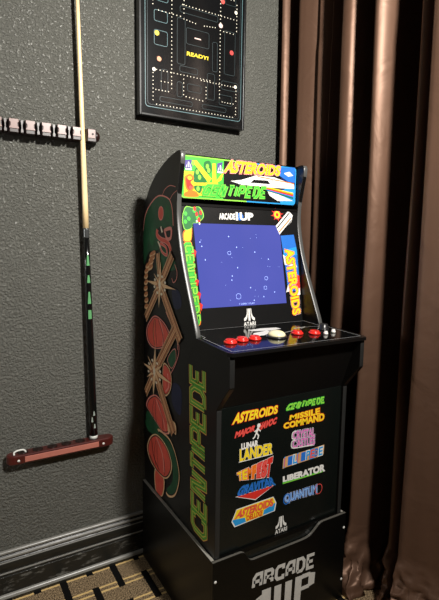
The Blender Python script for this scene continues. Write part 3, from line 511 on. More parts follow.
M_star = mat('bright_screen_star', (150, 170, 235), emit=((150, 175, 240), SCREEN * 1.0))
qm = quadmap(sq); sf = lambda a, b, h: bezf(a, b, h + .0003)
random.seed(3)
stars = [(.37, .85), (.05, .78), (.065, .73), (.09, .57), (.66, .66), (.82, .57), (.44, .47), (.37, .37), (.36, .32), (.86, .15), (.57, .22), (.6, .06), (.72, .10), (.45, .72)]
for i in range(30):
    q_ = stars[i] if i < len(stars) else (random.random() * .9 + .05, random.random() * .9 + .05)
    Print(sf).dots([qm(*q_)], .0021 if i < len(stars) else .0009, M_star).build('star', scr)
for c, r in (((.36, .65), .006), ((.77, .33), .006), ((.75, .21), .006), ((.42, .12), .009)):
    c = qm(*c); Print(sf).line([(c[0] + r * (1 + .25 * (a % 2)) * math.cos(a * math.pi / 4), c[1] + r * math.sin(a * math.pi / 4)) for a in range(8)], .0009, M_star, True).build('rock_outline', scr)
Print(sf).text('1 COIN 1 PLAY', [qm(.42, .035), qm(.6, .035), qm(.6, .015), qm(.42, .015)], M_star).build('screen_lettering', scr)
bp = Print(bezf)
bp.text('ARCADE', [(.1485, .3654), (.208, .367), (.208, .349), (.149, .3475)], M_white, .045)
bp.ell((.2275, .3585), .013, .012, M_blue, 14).text('1UP', [(.213, .371), (.278, .3715), (.2775, .349), (.213, .347)], M_white, .05)
bp.build('bezel_lettering', bz, 'white lettering above screen')
def fuji(p, cx, cz, w, h, m):
    p.poly([(cx - w * .085, cz + h), (cx + w * .085, cz + h), (cx + w * .1, cz), (cx - w * .1, cz)], m)
    for s in (-1, 1):
        o = [(.17, 1), (.19, .6), (.28, .36), (.5, .2)]; i_ = [(.5, 0), (.28, .1), (.14, .3)]
        p.poly([(cx + s * w * a, cz + h * b) for a, b in [(.13, 1), (.20, 1), (.22, .62), (.32, .36), (.5, .22), (.5, 0), (.33, .04), (.2, .22), (.14, .55)]], m)
bp = Print(bezf); fuji(bp, .2425, .018, .042, .040, M_white); bp.text('ATARI', [(.2195, .0145), (.2655, .0145), (.2655, .002), (.2195, .002)], M_white, .03)
bp.build('bezel_emblem', bz, 'white three-pronged emblem below screen')
# left bezel art strip
bp = Print(bezf)
bp.smooth([(.025 + (a - .025) * 1.0, b) for a, b in clipx(Bd['lstrip'], .0175, .2)], M_orange, 3)
bp.smooth([(a * .94 + .0012, b * .99 + .001) for a, b in clipx(Bd['lstrip'], .0185, .2)], M_green, 3)
bp.smooth(clipx(Bd['lyel'], .018, .2), M_orange, 4).smooth([(.035 + (a - .035) * .8, .29 + (b - .29) * .8) for a, b in clipx(Bd['lyel'], .018, .2)], M_yel, 4)
bp.smooth(clipx(Bd['lblob'], .018, .2), M_lime, 3).smooth([(.05 + (a - .05) * .93, .348 + (b - .348) * .93) for a, b in clipx(Bd['lblob'], .018, .2)], M_dgreen, 3)
for c in ((.03, .36), (.04, .345), (.028, .335), (.06, .37), (.07, .35)): bp.ell(c, .006, .007, M_green, 10)
for c in ((.062, .376), (.068, .36), (.075, .343), (.082, .365)): bp.ell(c, .005, .0075, M_red, 10)
bp.ell((.067, .338), .003, .004, M_white, 8).ell((.076, .331), .003, .004, M_white, 8)
for i, (c, z) in enumerate((((.055, .15)), (.060, .11), (.064, .075), (.052, .24))): bp.poly([(c, z + .012), (c + .008, z + .004), (c + .002, z - .014), (c - .009, z - .002)], M_red)
bp.ell((.056, .048), .005, .012, M_black, 10)
lq = [(.020, .262), (.037, .025), (.062, .030), (.046, .262)]
def lqf(): return [(.0455, .030), (.0235, .262), (.044, .264), (.060, .034)]
vq = [(.0405, .028), (.0225, .262), (.0445, .262), (.0605, .030)]     # reads downward
bp.strokes('CENTIPEDE', [(.0465, .262), (.0600, .030), (.0405, .026), (.0225, .262)], .0078, M_dgreen, gap=.55)
bp.strokes('CENTIPEDE', [(.0465, .262), (.0600, .030), (.0405, .026), (.0225, .262)], .0052, M_lime, gap=.55)
bp.build('bezel_artwork', bz, 'green and yellow printed strip left of screen')
# right bezel art strip
bp = Print(bezf); cl = lambda k: clipx(Bd[k], 0, .4655)
bp.poly(cl('rblue'), M_blue).poly([(.398, .25), (.455, .262), (.458, .235), (.40, .215)], M_sky).poly([(.395, .235), (.45, .20), (.455, .19), (.40, .20)], M_white)
bp.poly([(.445, .17), (.4625, .16), (.4625, .10), (.44, .12)], M_red).poly([(.41, .13), (.418, .115), (.43, .11), (.40, .105)], M_white).poly([(.447, .11), (.4615, .118), (.4625, .095), (.45, .09)], M_white)
bp.poly(cl('rship'), M_white).line([(.375, .325), (.433, .380)], .004, M_black).line([(.383, .312), (.438, .362)], .004, M_orange).line([(.389, .306), (.441, .354)], .003, M_black)
for i in range(8):
    a = math.pi * 2 * i / 8 + .2; c = Bd['rburst'][0]; bp.poly([(c[0] + .006 * math.sin(a), c[1] - .006 * math.cos(a)), (c[0] + .028 * math.cos(a), c[1] + .024 * math.sin(a)), (c[0] - .006 * math.sin(a), c[1] + .006 * math.cos(a))], M_red)
c = Bd['rburst'][0]; bp.ell(c, .016, .016, M_salmon).ell(c, .012, .012, M_yel).ell(c, .006, .006, M_red)
rq = [(.4405, .255), (.4570, .030), (.4245, .025), (.4060, .250)]
for off, m in ((.10, M_white), (.085, M_red), (.04, M_yel)): bp.text('ASTEROIDS', rq, m, off)
bp.build('bezel_artwork', bz, 'blue printed strip with yellow lettering right of screen')

# control deck
ZD = .915
dk = MB(); dk.prism([(x, y, .9025) for x, y in [(.0165, -.337), (.4665, -.337), (.4665, -.424), (.4885, -.424), (.4885, -.600), (.479, -.613), (.004, -.613), (-.0055, -.600), (-.0055, -.424), (.0165, -.424)]], (0, 0, ZD - .0025 - .9025 + .0005))
deck = dk.build('control_deck', M_cab, cab, bevel=.0008)
dz = lambda a, b, h: (a, b, ZD - .002 + h)
ov = Print(dz); ov.poly([(.0185, -.34), (.4645, -.34), (.4645, -.43), (.479, -.436), (.479, -.598), (.473, -.604), (.010, -.604), (.004, -.598), (.004, -.436), (.0185, -.43)], M_gloss)
ov.line([(.0215, -.345), (.4615, -.345), (.4615, -.434), (.472, -.440), (.472, -.594), (.468, -.598), (.015, -.598), (.011, -.594), (.011, -.440), (.0215, -.434)], .0022, M_line, True)
ov.poly([(.155, -.475), (.185, -.44), (.245, -.425), (.25, -.45), (.20, -.475)], M_white).poly([(.19, -.40), (.245, -.392), (.30, -.40), (.305, -.42), (.26, -.43), (.205, -.42)], M_white).poly([(.345, -.43), (.40, -.425), (.395, -.432), (.345, -.437)], M_grey)
ov.line([(.36, -.45), (.40, -.43), (.45, -.44)], .002, M_line, curve=4).line([(.28, -.47), (.335, -.455)], .003, M_grey)
ov.build('deck_overlay', deck, 'glossy black printed overlay with pale outline')
ZO = ZD - .0012
def button(x, y, r, m, name, label):
    b = MB().lathe([(r * 1.28, 0), (r * 1.3, .003), (r * 1.22, .0055), (r, .0058), (r, .0085), (r * .92, .0105), (r * .5, .0100), (.0001, .0096)], (x, y, ZO), n=24)
    return b.build(name, m, deck, smooth=True, label=label)
for x, y in ((.0545, -.517), (.0985, -.508), (.1420, -.508), (.3040, -.500), (.3560, -.519)): button(x, y, .0145, M_btn, 'push_button', 'round red push button')
for x, y in ((.383, -.540), (.424, -.530)): button(x, y, .0055, M_wbtn, 'start_button', 'small white button')
rg = MB().lathe([(.031, 0), (.031, .003), (.028, .005), (.0245, .005)], (.2205, -.507, ZO), n=32).build('trackball_ring', M_ring, deck, smooth=True)
R_ = .0262; MB().lathe([(R_ * math.cos(a * math.pi / 20 - .3), .004 + R_ * .50 * math.sin(a * math.pi / 20 - .3) + R_ * .10) for a in range(0, 13)], (.2205, -.507, ZO), n=32).build('trackball', M_ball, deck, smooth=True, label='cream trackball')
MB().lathe([(.017, 0), (.017, .003), (.014, .004), (.0135, .016), (.0115, .018), (.0001, .018)], (.430, -.480, ZO), n=28).build('spinner_knob', M_ring, deck, smooth=True)

for o_ in [deck] + list(deck.children):
    for v_ in o_.data.vertices: v_.co.z += (v_.co.y + .6) * .035 - .0035
# sloping fascia under the deck and lower front panel
MB().prism([(XI0 + .0004, -.588, .8985), (XI0 + .0004, -.532, .737), (XI0 + .0004, -.522, .740), (XI0 + .0004, -.577, .8990)], (XI1 - XI0 - .0008, 0, 0)).build('fascia', M_cab, cab)
YF = -.534
fp = MB().box(XI0 + .0004, XI1 - .0004, YF, YF + .012, ZB + .0008, .7365).build('front_panel', M_panel, cab, bevel=.001)
ff = lambda a, b, h: (a, YF - h, b); Ld = DATA['L']
def logo(label, fn):
    p = Print(ff); fn(p); p.build('title_logo', fp, label)
def out(p, t, q, layers):
    for off, m in layers: p.text(t, q, m, off)
logo('slanted yellow lettering with red edge, top left', lambda p: out(p, 'ASTEROIDS', Ld['asteroids'], ((.085, M_red), (.04, M_yel))))
def f(p):
    q = Ld['havoc']; q2 = quadmap(q); out(p, 'MAJOR', [q[0], q2(.46, 1), q2(.44, 0), q[3]], ((.085, M_red), (.045, M_salmon))); out(p, 'HAVOC', [q2(.58, 1), q[1], q[2], q2(.56, 0)], ((.085, M_red), (.045, M_salmon)))
    cx, cz = .139, .66
    p.ell((cx + .006, cz + .006), .006, .0065, M_white, 10).line([(cx + .004, cz), (cx - .002, cz - .014)], .007, M_white).line([(cx - .002, cz - .014), (cx + .006, cz - .024), (cx + .003, cz - .034)], .004, M_white).line([(cx - .002, cz - .014), (cx - .008, cz - .026), (cx - .014, cz - .030)], .004, M_white).line([(cx + .003, cz - .003), (cx + .013, cz - .012)], .0035, M_white).line([(cx + .002, cz - .004), (cx - .009, cz - .010)], .0035, M_white)
logo('salmon red lettering with a small white running figure', f)
def f(p):
    out(p, 'LUNAR', Ld['lunar'], ((.06, M_white),)); out(p, 'LANDER', Ld['lander'], ((.07, M_white), (.055, M_black), (.045, M_yel))); p.line([(.079, .5705), (.197, .5685)], .0022, M_white)
logo('white word above large yellow word', f)
def f(p):
    q = quadmap(Ld['tempest']); ms = (M_yel, M_yel, M_orange, M_orange, M_salmon, M_salmon, M_red)
    for i, ch in enumerate('TEMPEST'): out(p, ch, [q(i / 7 + .005, 1), q((i + 1) / 7 - .01, 1), q((i + 1) / 7 - .01, 0), q(i / 7 + .005, 0)], ((.11, M_white), (.09, M_red if i > 3 else M_orange), (.03, ms[i])))
logo('yellow to red block lettering growing to the right', f)
def f(p):
    p.poly([(.0690, .4690), (.2125, .4705), (.1395, .4400)], M_white).poly([(.0745, .4680), (.2085, .4690), (.1395, .4425)], M_red)
    out(p, 'GRAVITAR', [(.088, .4945), (.2, .4945), (.2085, .470), (.0735, .470)], ((.08, M_sky), (.06, M_navy), (.03, M_blue)))
logo('blue lettering over a red triangle', f)
def f(p):
    p.poly(Ld['deluxe'], M_white); c = (.138, .404); k = .955
    p.poly([(c[0] + (a - c[0]) * k, c[1] + (b - c[1]) * .9) for a, b in Ld['deluxe']], M_sky)
    p.poly([(.075, .4275), (.2045, .4300), (.213, .411), (.172, .3995), (.168, .383), (.108, .381), (.104, .396), (.064, .401)], M_yel)
    out(p, 'ASTEROIDS', [(.083, .424), (.202, .426), (.205, .405), (.071, .402)], ((.07, M_orange), (.01, M_salmon))); out(p, 'DELUXE', [(.110, .399), (.167, .400), (.165, .385), (.111, .384)], ((.06, M_orange), (.01, M_red)))
logo('blue and yellow hexagonal badge with red lettering', f)
def f(p):
    for w, m in ((.0085, M_dgreen), (.0066, M_green), (.0042, M_lime)): p.strokes('CENTIPEDE', [(.2555, .7095), (.3935, .7105), (.3945, .6935), (.2435, .6955)], w, m, gap=.6)
logo('green outlined lettering, top right', f)
logo('two lines of orange yellow lettering', lambda p: (out(p, 'MISSILE', Ld['missile'], ((.085, M_orange), (.03, M_yel))), out(p, 'COMMAND', Ld['command'], ((.085, M_orange), (.03, M_yel)))))
def f(p):
    q = quadmap(Ld['crystal'])
    for a, b, t in ((.52, 1, 'CRYSTAL'), (0, .48, 'CASTLES')): out(p, t, [q(0.02, b), q(.98, b), q(.98, a), q(.02, a)], ((.09, M_white), (.06, M_violet), (.02, M_pink)))
    p.line([q(.16, .98), q(.0, .95), q(-.02, .6), q(.1, .52)], .003, M_white, curve=4).line([q(.14, .46), q(-.02, .4), q(-.02, .05), q(.2, -.03), q(.9, 0)], .003, M_white, curve=4)
logo('pink lettering with white outline', f)
def f(p):
    q = Ld['millipede']; qq = quadmap(q); p.poly([qq(0, .9), qq(.5, 1.0), qq(1, 1.05), qq(1.0, .1), qq(.9, 0), qq(.08, 0), qq(0, -.05)], M_tanp); p.poly([qq(.03, .8), qq(.97, .93), qq(.96, .15), qq(.05, .1)], M_violet)
    for i, ch in enumerate('MILLIPEDE'): out(p, ch, [qq(i / 9 * .94 + .035, .9), qq((i + 1) / 9 * .94 + .02, .9), qq((i + 1) / 9 * .94 + .02, .12), qq(i / 9 * .94 + .035, .12)], ((.1, (M_sky, M_tanp, M_white)[i % 3]), (.03, (M_salmon, M_blue, M_sky)[i % 3])))
logo('many-coloured lettering in a tan box', f)
logo('white lettering over a green line', lambda p: (p.line(Ld['libline'], .006, M_green), p.line([(.242, .4645), (.40, .463)], .0025, M_lime), out(p, 'LIBERATOR', Ld['liberator'], ((.06, M_white),))))
def f(p):
    q = Ld['quantum']; c = Ld['qring'][0]
    out(p, 'QUANTUM', q, ((.11, M_white), (.09, M_blue), (.02, mat('pale_blue_print', (150, 190, 240)))))
    p.line([(c[0] - .002 + .0145 * math.cos(a * .3), c[1] + .0165 * math.sin(a * .3)) for a in range(21)], .0022, M_salmon, True)
    c = (.257, .41); p.line([(c[0] + .012 * math.cos(a * .4), c[1] + .016 * math.sin(a * .4)) for a in range(16)], .003, M_blue, True)
logo('blue lettering ending in a red ring', f)
p = Print(ff); fuji(p, .238, .3235, .041, .036, M_white); p.text('ATARI', [(.216, .3200), (.2612, .3200), (.2612, .3070), (.216, .3070)], M_white, .02); p.build('emblem', fp, 'white three-pronged emblem over lettering')

# ------------------------------------------------------------------ riser box under the cabinet
rs = thing('cabinet_riser', 'low black riser box with big grey block lettering under the arcade cabinet', 'riser', (W / 2, -.28, 0))
RX0, RX1, RT = -.012, W + .012, .0115; RYB, RYF = -.0235, -.553
notch = [(RX0, .304), (.080, .304), (.087, .3025), (.094, .2985), (.101, .288), (.108, .277), (.116, .2695), (.126, .267), (.300, .267), (.325, .2680), (.340, .2715), (.352, .278), (.365, .288), (.376, .297), (.385, .302), (.395, .304), (RX1, .304)]
rf = MB().prism([(RX0, RYF, 0)] + [(x, RYF, z) for x, z in notch] + [(RX1, RYF, 0)], (0, RT, 0)).build('front_panel', M_riser, rs, bevel=.0008)
nz_ = MB()
for i in range(len(notch) - 1):
    (xa, za), (xb, zb) = notch[i], notch[i + 1]; nz_.add([(xa, RYF + .0005, za + .0004), (xb, RYF + .0005, zb + .0004), (xb, RYF + RT - .003, zb + .0004), (xa, RYF + RT - .003, za + .0004)], [(0, 1, 2, 3)])
nz_.build('edge_sheen_band', M_redge, rf, label='top edge with sheen painted pale grey')
for xa in (RX0, RX1 - RT):
    sp = MB().box(xa, xa + RT, RYF + RT, RYB, 0, .303).build('side_panel', M_riser, rs, bevel=.0008)
    MB().box(xa + .001, xa + RT - .001, RYF + RT, RYB - .001, .303, .3042).build('edge_sheen_band', M_sedge, sp, label='top edge with sheen painted pale grey')
MB().box(RX0 + RT, RX1 - RT, RYF + RT + .0002, RYB, .2915, .3042).build('top_board', M_riser, rs)
MB().box(RX0 + RT, RX1 - RT, RYF + RT + .0002, RYF + RT + .012, .02, .2915).build('front_rail', M_panel, rs)
MB().box(RX0 + RT, RX1 - RT, RYB - .008, RYB, 0, .2915).build('back_panel', M_riser, rs)
rp_ = Print(lambda a, b, h: (a, RYF - h, b))
Q = [(.130, .2165), (.3625, .2045), (.3605, .1620), (.1265, .1785)]
rp_.strokes('ARCADE', Q, .0108, M_rgrey, gap=.56)
rp_.build('lettering', rf, 'grey block lettering')
rp_ = Print(lambda a, b, h: (a, RYF - h, b))
f_ = lambda pts: [f2(*q) for q in pts]
f2 = quadmap([(.137, .160), (.358, .146), (.352, .055), (.137, .070)])
def blk(pts): rp_.poly(f_(pts), M_rgrey)
blk([(0, .74), (.10, .84), (.10, .98), (.25, .98), (.25, 0), (.06, 0), (.06, .70), (0, .66)])
for q in ([(.31, .96), (.43, .96), (.43, .22), (.31, .05)], [(.31, .05), (.43, .22), (.52, .22), (.60, 0), (.36, 0)], [(.50, .97), (.62, .97), (.62, .05), (.60, 0), (.50, .2)]): blk(q)
for q in ([(.68, 1), (.80, 1), (.80, 0), (.68, 0)], [(.80, 1.02), (.95, 1.02), (.95, .87), (.80, .85)], [(.93, 1.0), (1.05, .93), (1.05, .52), (.93, .45)], [(.80, .56), (.95, .58), (.95, .43), (.80, .42)]): blk(q)
rp_.build('lettering', rf, 'larger grey block lettering below')
for x, z in ((-.0035, .2455), (W + .005, .2545), (-.0035, .06), (W + .005, .069)):
    MB().lathe([(.0001, 0), (.0046, 0), (.0040, .0016), (.0001, .0022)], (x, RYF, z), (0, -1, 0), 14).build('screw', M_white, rs, smooth=True, label='screw head with glint painted white')  # white colour stands in for the glint on each screw
for y, z in ((-.3905, .2654), (-.25, .2642), (-.1, .05), (-.45, .05)):
    MB().lathe([(.0001, 0), (.0042, 0), (.0036, .0012), (.0001, .0016)], (RX0, y, z), (-1, 0, 0), 12).build('screw', M_edge, rs, smooth=True)

# ------------------------------------------------------------------ framed dotted-maze picture
px0, px1, pz0, pz1 = -.0195, .4000, 1.611, 2.17; pd = .036
pic = thing('framed_picture', 'black framed picture of a cream dotted maze hung high on the dark grey wall', 'picture', ((px0 + px1) / 2, -.001, pz0))
M_frame = mat('black_picture_frame', (10, 10, 11), rough=.3)
fr = MB(); fw = .007
fr.box(px0, px0 + fw, -pd, -.001, pz0, pz1).box(px1 - fw, px1, -pd, -.001, pz0, pz1).box(px0 + fw, px1 - fw, -pd, -.001, pz0, pz0 + fw).box(px0 + fw, px1 - fw, -pd, -.001, pz1 - fw, pz1)
fr.build('frame', M_frame, pic, bevel=.001)
M_print = mat('picture_print_black', (15, 16, 17), rough=.16, spec=.5); M_maze = mat('maze_line_grey', (44, 56, 58), rough=.3); M_teal = mat('maze_line_teal', (92, 122, 126), rough=.3)
M_dot = mat('maze_dot_cream', (236, 226, 206), rough=.4); M_peach = mat('maze_peach', (232, 150, 110)); M_pale = mat('maze_pale_pink', (230, 196, 186)); M_crim = mat('maze_crimson', (206, 60, 56))
bk = MB().box(px0 + fw, px1 - fw, -pd + .004, -.003, pz0 + fw, pz1 - fw).build('print', M_print, pic, label='glossy black print of a dotted maze')
YP = -pd + .004; pp = Print(lambda a, b, h: (a, YP - h, b))
pp.line(rrect(px0 + .022, px1 - .016, pz0 + .030, pz1 - .02, .012), .0022, M_teal, True)
pp.line(rrect(px0 + .030, px1 - .024, pz0 + .038, pz1 - .028, .010), .0014, M_maze, True)
for a, b, c, d in ((.035, .083, 1.845, 1.892), (.035, .083, 1.92, 1.955), (.12, .15, 1.80, 1.95), (.155, .245, 1.872, 1.925), (.31, .355, 1.80, 1.95), (.26, .28, 1.80, 1.90), (.13, .20, 1.775, 1.795), (.24, .27, 1.70, 1.79), (.30, .37, 1.745, 1.775), (.06, .085, 1.70, 1.77), (.12, .14, 1.69, 1.74), (.16, .215, 1.715, 1.74), (.29, .345, 1.69, 1.725), (.055, .18, 1.664, 1.68), (.22, .32, 1.664, 1.68), (.13, .28, 1.97, 1.99), (.045, .085, 1.985, 2.03), (.31, .355, 2.04, 2.07)):
    pp.line(rrect(a, b, c, d, .006, 3), .0016, M_maze if a > .05 else M_teal, True)
D_ = []; sp_ = .0127
def run(xa, za, xb, zb):
    n = max(1, round(math.hypot(xb - xa, zb - za) / sp_)); D_.extend([(xa + (xb - xa) * i / n, za + (zb - za) * i / n) for i in range(n + 1)])
run(.099, 1.70, .099, 2.10); run(.291, 1.70, .291, 2.10); run(.030, 1.652, .362, 1.652); run(.030, 1.652, .030, 1.765); run(.362, 1.652, .362, 1.76)
run(.030, 1.765, .25, 1.765); run(.215, 1.76, .362, 1.76); run(.040, 1.70, .099, 1.70); run(.291, 1.70, .362, 1.70); run(.145, 1.70, .145, 1.752); run(.235, 1.69, .235, 1.74); run(.155, 1.695, .235, 1.69)
run(.05, 1.955, .145, 1.955); run(.145, 1.955, .145, 2.05); run(.145, 1.95, .19, 1.945); run(.225, 1.945, .27, 1.95); run(.14, 1.995, .36, 1.995); run(.36, 1.945, .36, 2.06); run(.305, 1.945, .36, 1.945); run(.03, 2.06, .36, 2.06); run(.03, 1.97, .03, 2.06); run(.06, 1.73, .099, 1.73)
pp.dots(D_, .0019, M_dot)
# plain coloured spots
for (x, z), m, r in (((.0445, 1.882), M_yel, .0082), ((.0525, 1.801), M_peach, .0082), ((.0335, 1.764), M_dot, .0062), ((.2925, 1.962), M_pale, .0082), ((.3405, 1.879), M_crim, .0082), ((.3565, 2.021), M_dot, .0062), ((.359, 1.762), M_dot, .0062), ((.300, 2.045), M_salmon, .0082)): pp.ell((x, z), r, r, m, 14)
pp.text('READY!', [(.158, 1.8460), (.2425, 1.8455), (.2415, 1.8340), (.157, 1.8335)], M_yel, .03)
pp.line([(.187, 1.8965), (.212, 1.8965)], .004, M_pale)
pp.build('maze_pattern', bk, 'cream dots, grey maze lines and coloured spots')

# ------------------------------------------------------------------ cue rack (upper bar) and rest (lower bar)
M_mah = mat('mahogany_varnish', (74, 27, 23), rough=.28, vary=.3, scale=30, coat=.3)
M_mahl = mat('light_mahogany_face', (182, 112, 98), rough=.3, vary=.15, scale=60)
M_hold = mat('rack_face_pink_sheen', (138, 112, 106), rough=.3, vary=.1)  # pale pink paints in the gloss highlight of varnished wood
M_clip = mat('grey_clip_plastic', (96, 90, 88), rough=.35)
M_dark = mat('dark_stained_wood', (34, 16, 13), rough=.35, vary=.3)
M_wp = mat('white_rubber', (226, 226, 220), rough=.4)
M_metal = mat('dark_hole', (14, 10, 9), rough=.6)
up = thing('cue_rack_rail', 'notched wooden bar high on the grey wall holding the slim cue shaft', 'cue rack', (-.33, -.001, 1.505))
z0, z1, yf_, yb_ = 1.4995, 1.5385, -.046, -.001; nots = [-.2085 - .0456 * k for k in range(8)]
pl = [(-.171, yb_), (-.1695, -.004), (-.1695, -.043), (-.171, yf_)]
for nx in nots:
    r = .0088; pl += [(nx + r + .002, yf_), (nx + r, yf_ + .002)] + [(nx + r * math.cos(a), -.031 + r * math.sin(a)) for a in [math.pi * i / 8 for i in range(9)]] + [(nx - r, yf_ + .002), (nx - r - .002, yf_)]
xe = nots[-1] - .03; pl += [(xe, yf_), (xe - .014, -.036), (xe - .018, -.022), (xe - .012, -.008), (xe, yb_)]
bar = MB().prism([(x, y, z0) for x, y in pl], (0, 0, z1 - z0)).build('bar', M_dark, up, bevel=.0012)
for i, nx in enumerate(nots):
    xr = nx - .0098; xl = nx - .0456 + .0098
    if i == len(nots) - 1: continue
    s = MB(); c = (xl + xr) / 2; h = (xr - xl) / 2
    zt, zb = z1 - .001, z0 + .0105; zz = [(1, zt), (1, zt - .008), (.72, zt - .011), (.72, zb + .008), (1, zb + .004), (1, zb)]
    s.prism([(c + h * a, yf_ - .0002, z) for a, z in zz] + [(c - h * a, yf_ - .0002, z) for a, z in zz[::-1]], (0, -.0025, 0)).build('face_block', M_hold, up, bevel=.0006, label='face block with gloss painted pale pink')
    if i > 0 or True:
        if i == 0: continue
        k = MB(); w = .0034
        k.prism([(nx - w, -.0438, z1 - .002), (nx + w, -.0438, z1 - .002), (nx + w, -.0438, z1 - .009), (nx + w * .35, -.0438, z1 - .014), (nx + w * .35, -.0438, z0 + .013), (nx + w, -.0438, z0 + .009), (nx + w, -.0438, z0 + .002), (nx - w, -.0438, z0 + .002), (nx - w, -.0438, z0 + .009), (nx - w * .6, -.0438, z0 + .013), (nx - w * .6, -.0438, z1 - .014), (nx - w, -.0438, z1 - .009)], (0, .022, 0)).build('clip', M_clip, up, label='small grey clip')
MB().lathe([(.0192, 0), (.0186, .005), (.0160, .010), (.0115, .0145), (.006, .017), (.0001, .018)], (-.1705, -.0235, (z0 + z1) / 2), (1, 0, 0), 20).build('end_cap', M_dark, up, smooth=True)
ep = MB().box(-.1975, -.174, yf_ - .0024, yf_ - .0001, z0 + .0095, z1 - .002).build('end_plate', M_hold, up, bevel=.001, label='end plate with gloss painted pale pink')
MB().lathe([(.0001, 0), (.0034, 0), (.0034, .0006), (.0001, .0006)], (-.1825, yf_ - .0024, (z0 + z1) / 2 + .003), (0, -1, 0), 12).build('screw_hole', M_metal, ep)

lo = thing('cue_rack_rail', 'reddish mahogany bar low on the grey wall with the cue butt standing on it', 'cue rack', (-.297, -.001, .47))
lz0, lz1 = .4715, .5025
def cap(x0, x1, y0, y1, r):
    return [(x0 + r * .0, y1), (x1, y1)] + [(x1 + r * math.cos(a), (y0 + y1) / 2 - (y1 - y0) / 2 * math.sin(a) * -1) for a in [math.pi / 2 - math.pi * i / 8 for i in range(1, 8)]] + [(x1, y0), (x0, y0)] + [(x0 - r * math.cos(a), (y0 + y1) / 2 + (y1 - y0) / 2 * math.sin(a)) for a in [-math.pi / 2 + math.pi * i / 8 for i in range(1, 8)]]
lb = MB().prism([(x, y, lz0) for x, y in cap(-.449, -.145, -.044, -.001, .022)], (0, 0, lz1 - lz0)).build('bar', M_mah, lo, bevel=.006, seg=3)
MB().box(-.418, -.179, -.0465, -.0438, lz0 + .0065, lz1 - .006).build('front_face', M_mahl, lo, bevel=.0015, label='paler pinkish front face')
for x in (-.4365, -.1630):
    MB().lathe([(.0001, 0), (.0042, 0), (.0038, .002), (.0001, .0026)], (x, -.0438, .4855), (0, -1, 0), 14).build('screw', M_white, lo, smooth=True, label='bright screw head')
for k in range(6):
    MB().lathe([(.0001, .0004), (.0135, .0004), (.0145, .0012), (.0160, .0014), (.0165, 0)], (-.1925 - .0456 * k, -.0225, lz1), n=24).build('cup', M_dark, lo, smooth=True)
MB().tube(spline([(-.448, -.032, lz1 - .001), (-.447, -.028, lz1 + .007), (-.435, -.026, lz1 + .010), (-.418, -.026, lz1 + .009), (-.412, -.026, lz1 - .001)], 5), .0028, 8).build('strap', M_wp, lo, smooth=True, label='white plastic loop')

# ------------------------------------------------------------------ pool cue
cb = Vector((-.1905, -.0225, lz1 + .0015)); ct = Vector((-.2185, -.0315, 1.973)); ax = (ct - cb).normalized(); Lc = (ct - cb).length
cue = thing('pool_cue', 'pool cue with pale wooden shaft and black butt leaning upright in the wall rack', 'pool cue', tuple(cb))
M_shaft = mat('maple_shaft', (246, 216, 164), rough=.3, vary=.08, scale=20); M_butt = mat('black_lacquered_butt', (12, 12, 12), rough=.2, coat=.4)
M_joint = mat('grey_joint_collar', (92, 94, 94), rough=.25, metal=.6); M_inl = mat('green_inlay', (96, 158, 104), rough=.3); M_inl2 = mat('pale_grey_inlay', (160, 170, 160), rough=.3)
rr = lambda h: .0146 - (.0146 - .0094) * min(h / .745, 1) if h < .745 else .0094 - (.0094 - .0050) * (h - .745) / (Lc - .745)
def seg(name, h0, h1, m, label=None, grow=0, n=8):
    hs = [h0 + (h1 - h0) * i / n for i in range(n + 1)]
    return MB().tube([cb + ax * h for h in hs], [rr(h) + grow for h in hs], 20).build(name, m, cue, smooth=True, label=label)
seg('bumper', 0, .012, M_wp, 'white rubber bumper', -.001, 2); bt = seg('butt', .012, .690, M_butt, 'black butt')
seg('joint_collar', .690, .722, M_joint, 'grey joint collar', .0003); seg('shaft', .722, Lc - .03, M_shaft, 'pale wooden shaft'); seg('ferrule', Lc - .03, Lc - .006, M_wp); seg('tip', Lc - .006, Lc, mat('blue_leather_tip', (50, 80, 130), rough=.9))
def inlay(h0, h1, a0, a1, m, taper=0):
    mb = MB(); n = 8; rows = []
    for i in range(5):
        h = h0 + (h1 - h0) * i / 4; k = 1 - taper * i / 4
        for j in range(n + 1):
            a = (a0 + a1) / 2 + (a1 - a0) * k * (j / n - .5); r = rr(h) + .00025
            rows.append(cb + ax * h + Vector((math.cos(a), math.sin(a), 0)) * r)
    mb.add(rows, [(i * (n + 1) + j, i * (n + 1) + j + 1, (i + 1) * (n + 1) + j + 1, (i + 1) * (n + 1) + j) for i in range(4) for j in range(n)]).build('inlay', m, bt, smooth=True)
fa = math.atan2(-1.58, -.42)
for h0, h1 in ((.600, .6335), (.543, .568), (.473, .513), (.422, .452)): inlay(h0, h1, fa - .25, fa + .75, M_inl, .55 if h0 > .43 else .05)
for h0, h1, a in ((.085, .10, .3), (.062, .080, -.2), (.04, .055, .35)): inlay(h0, h1, fa + a - .22, fa + a + .22, M_inl2, .5)

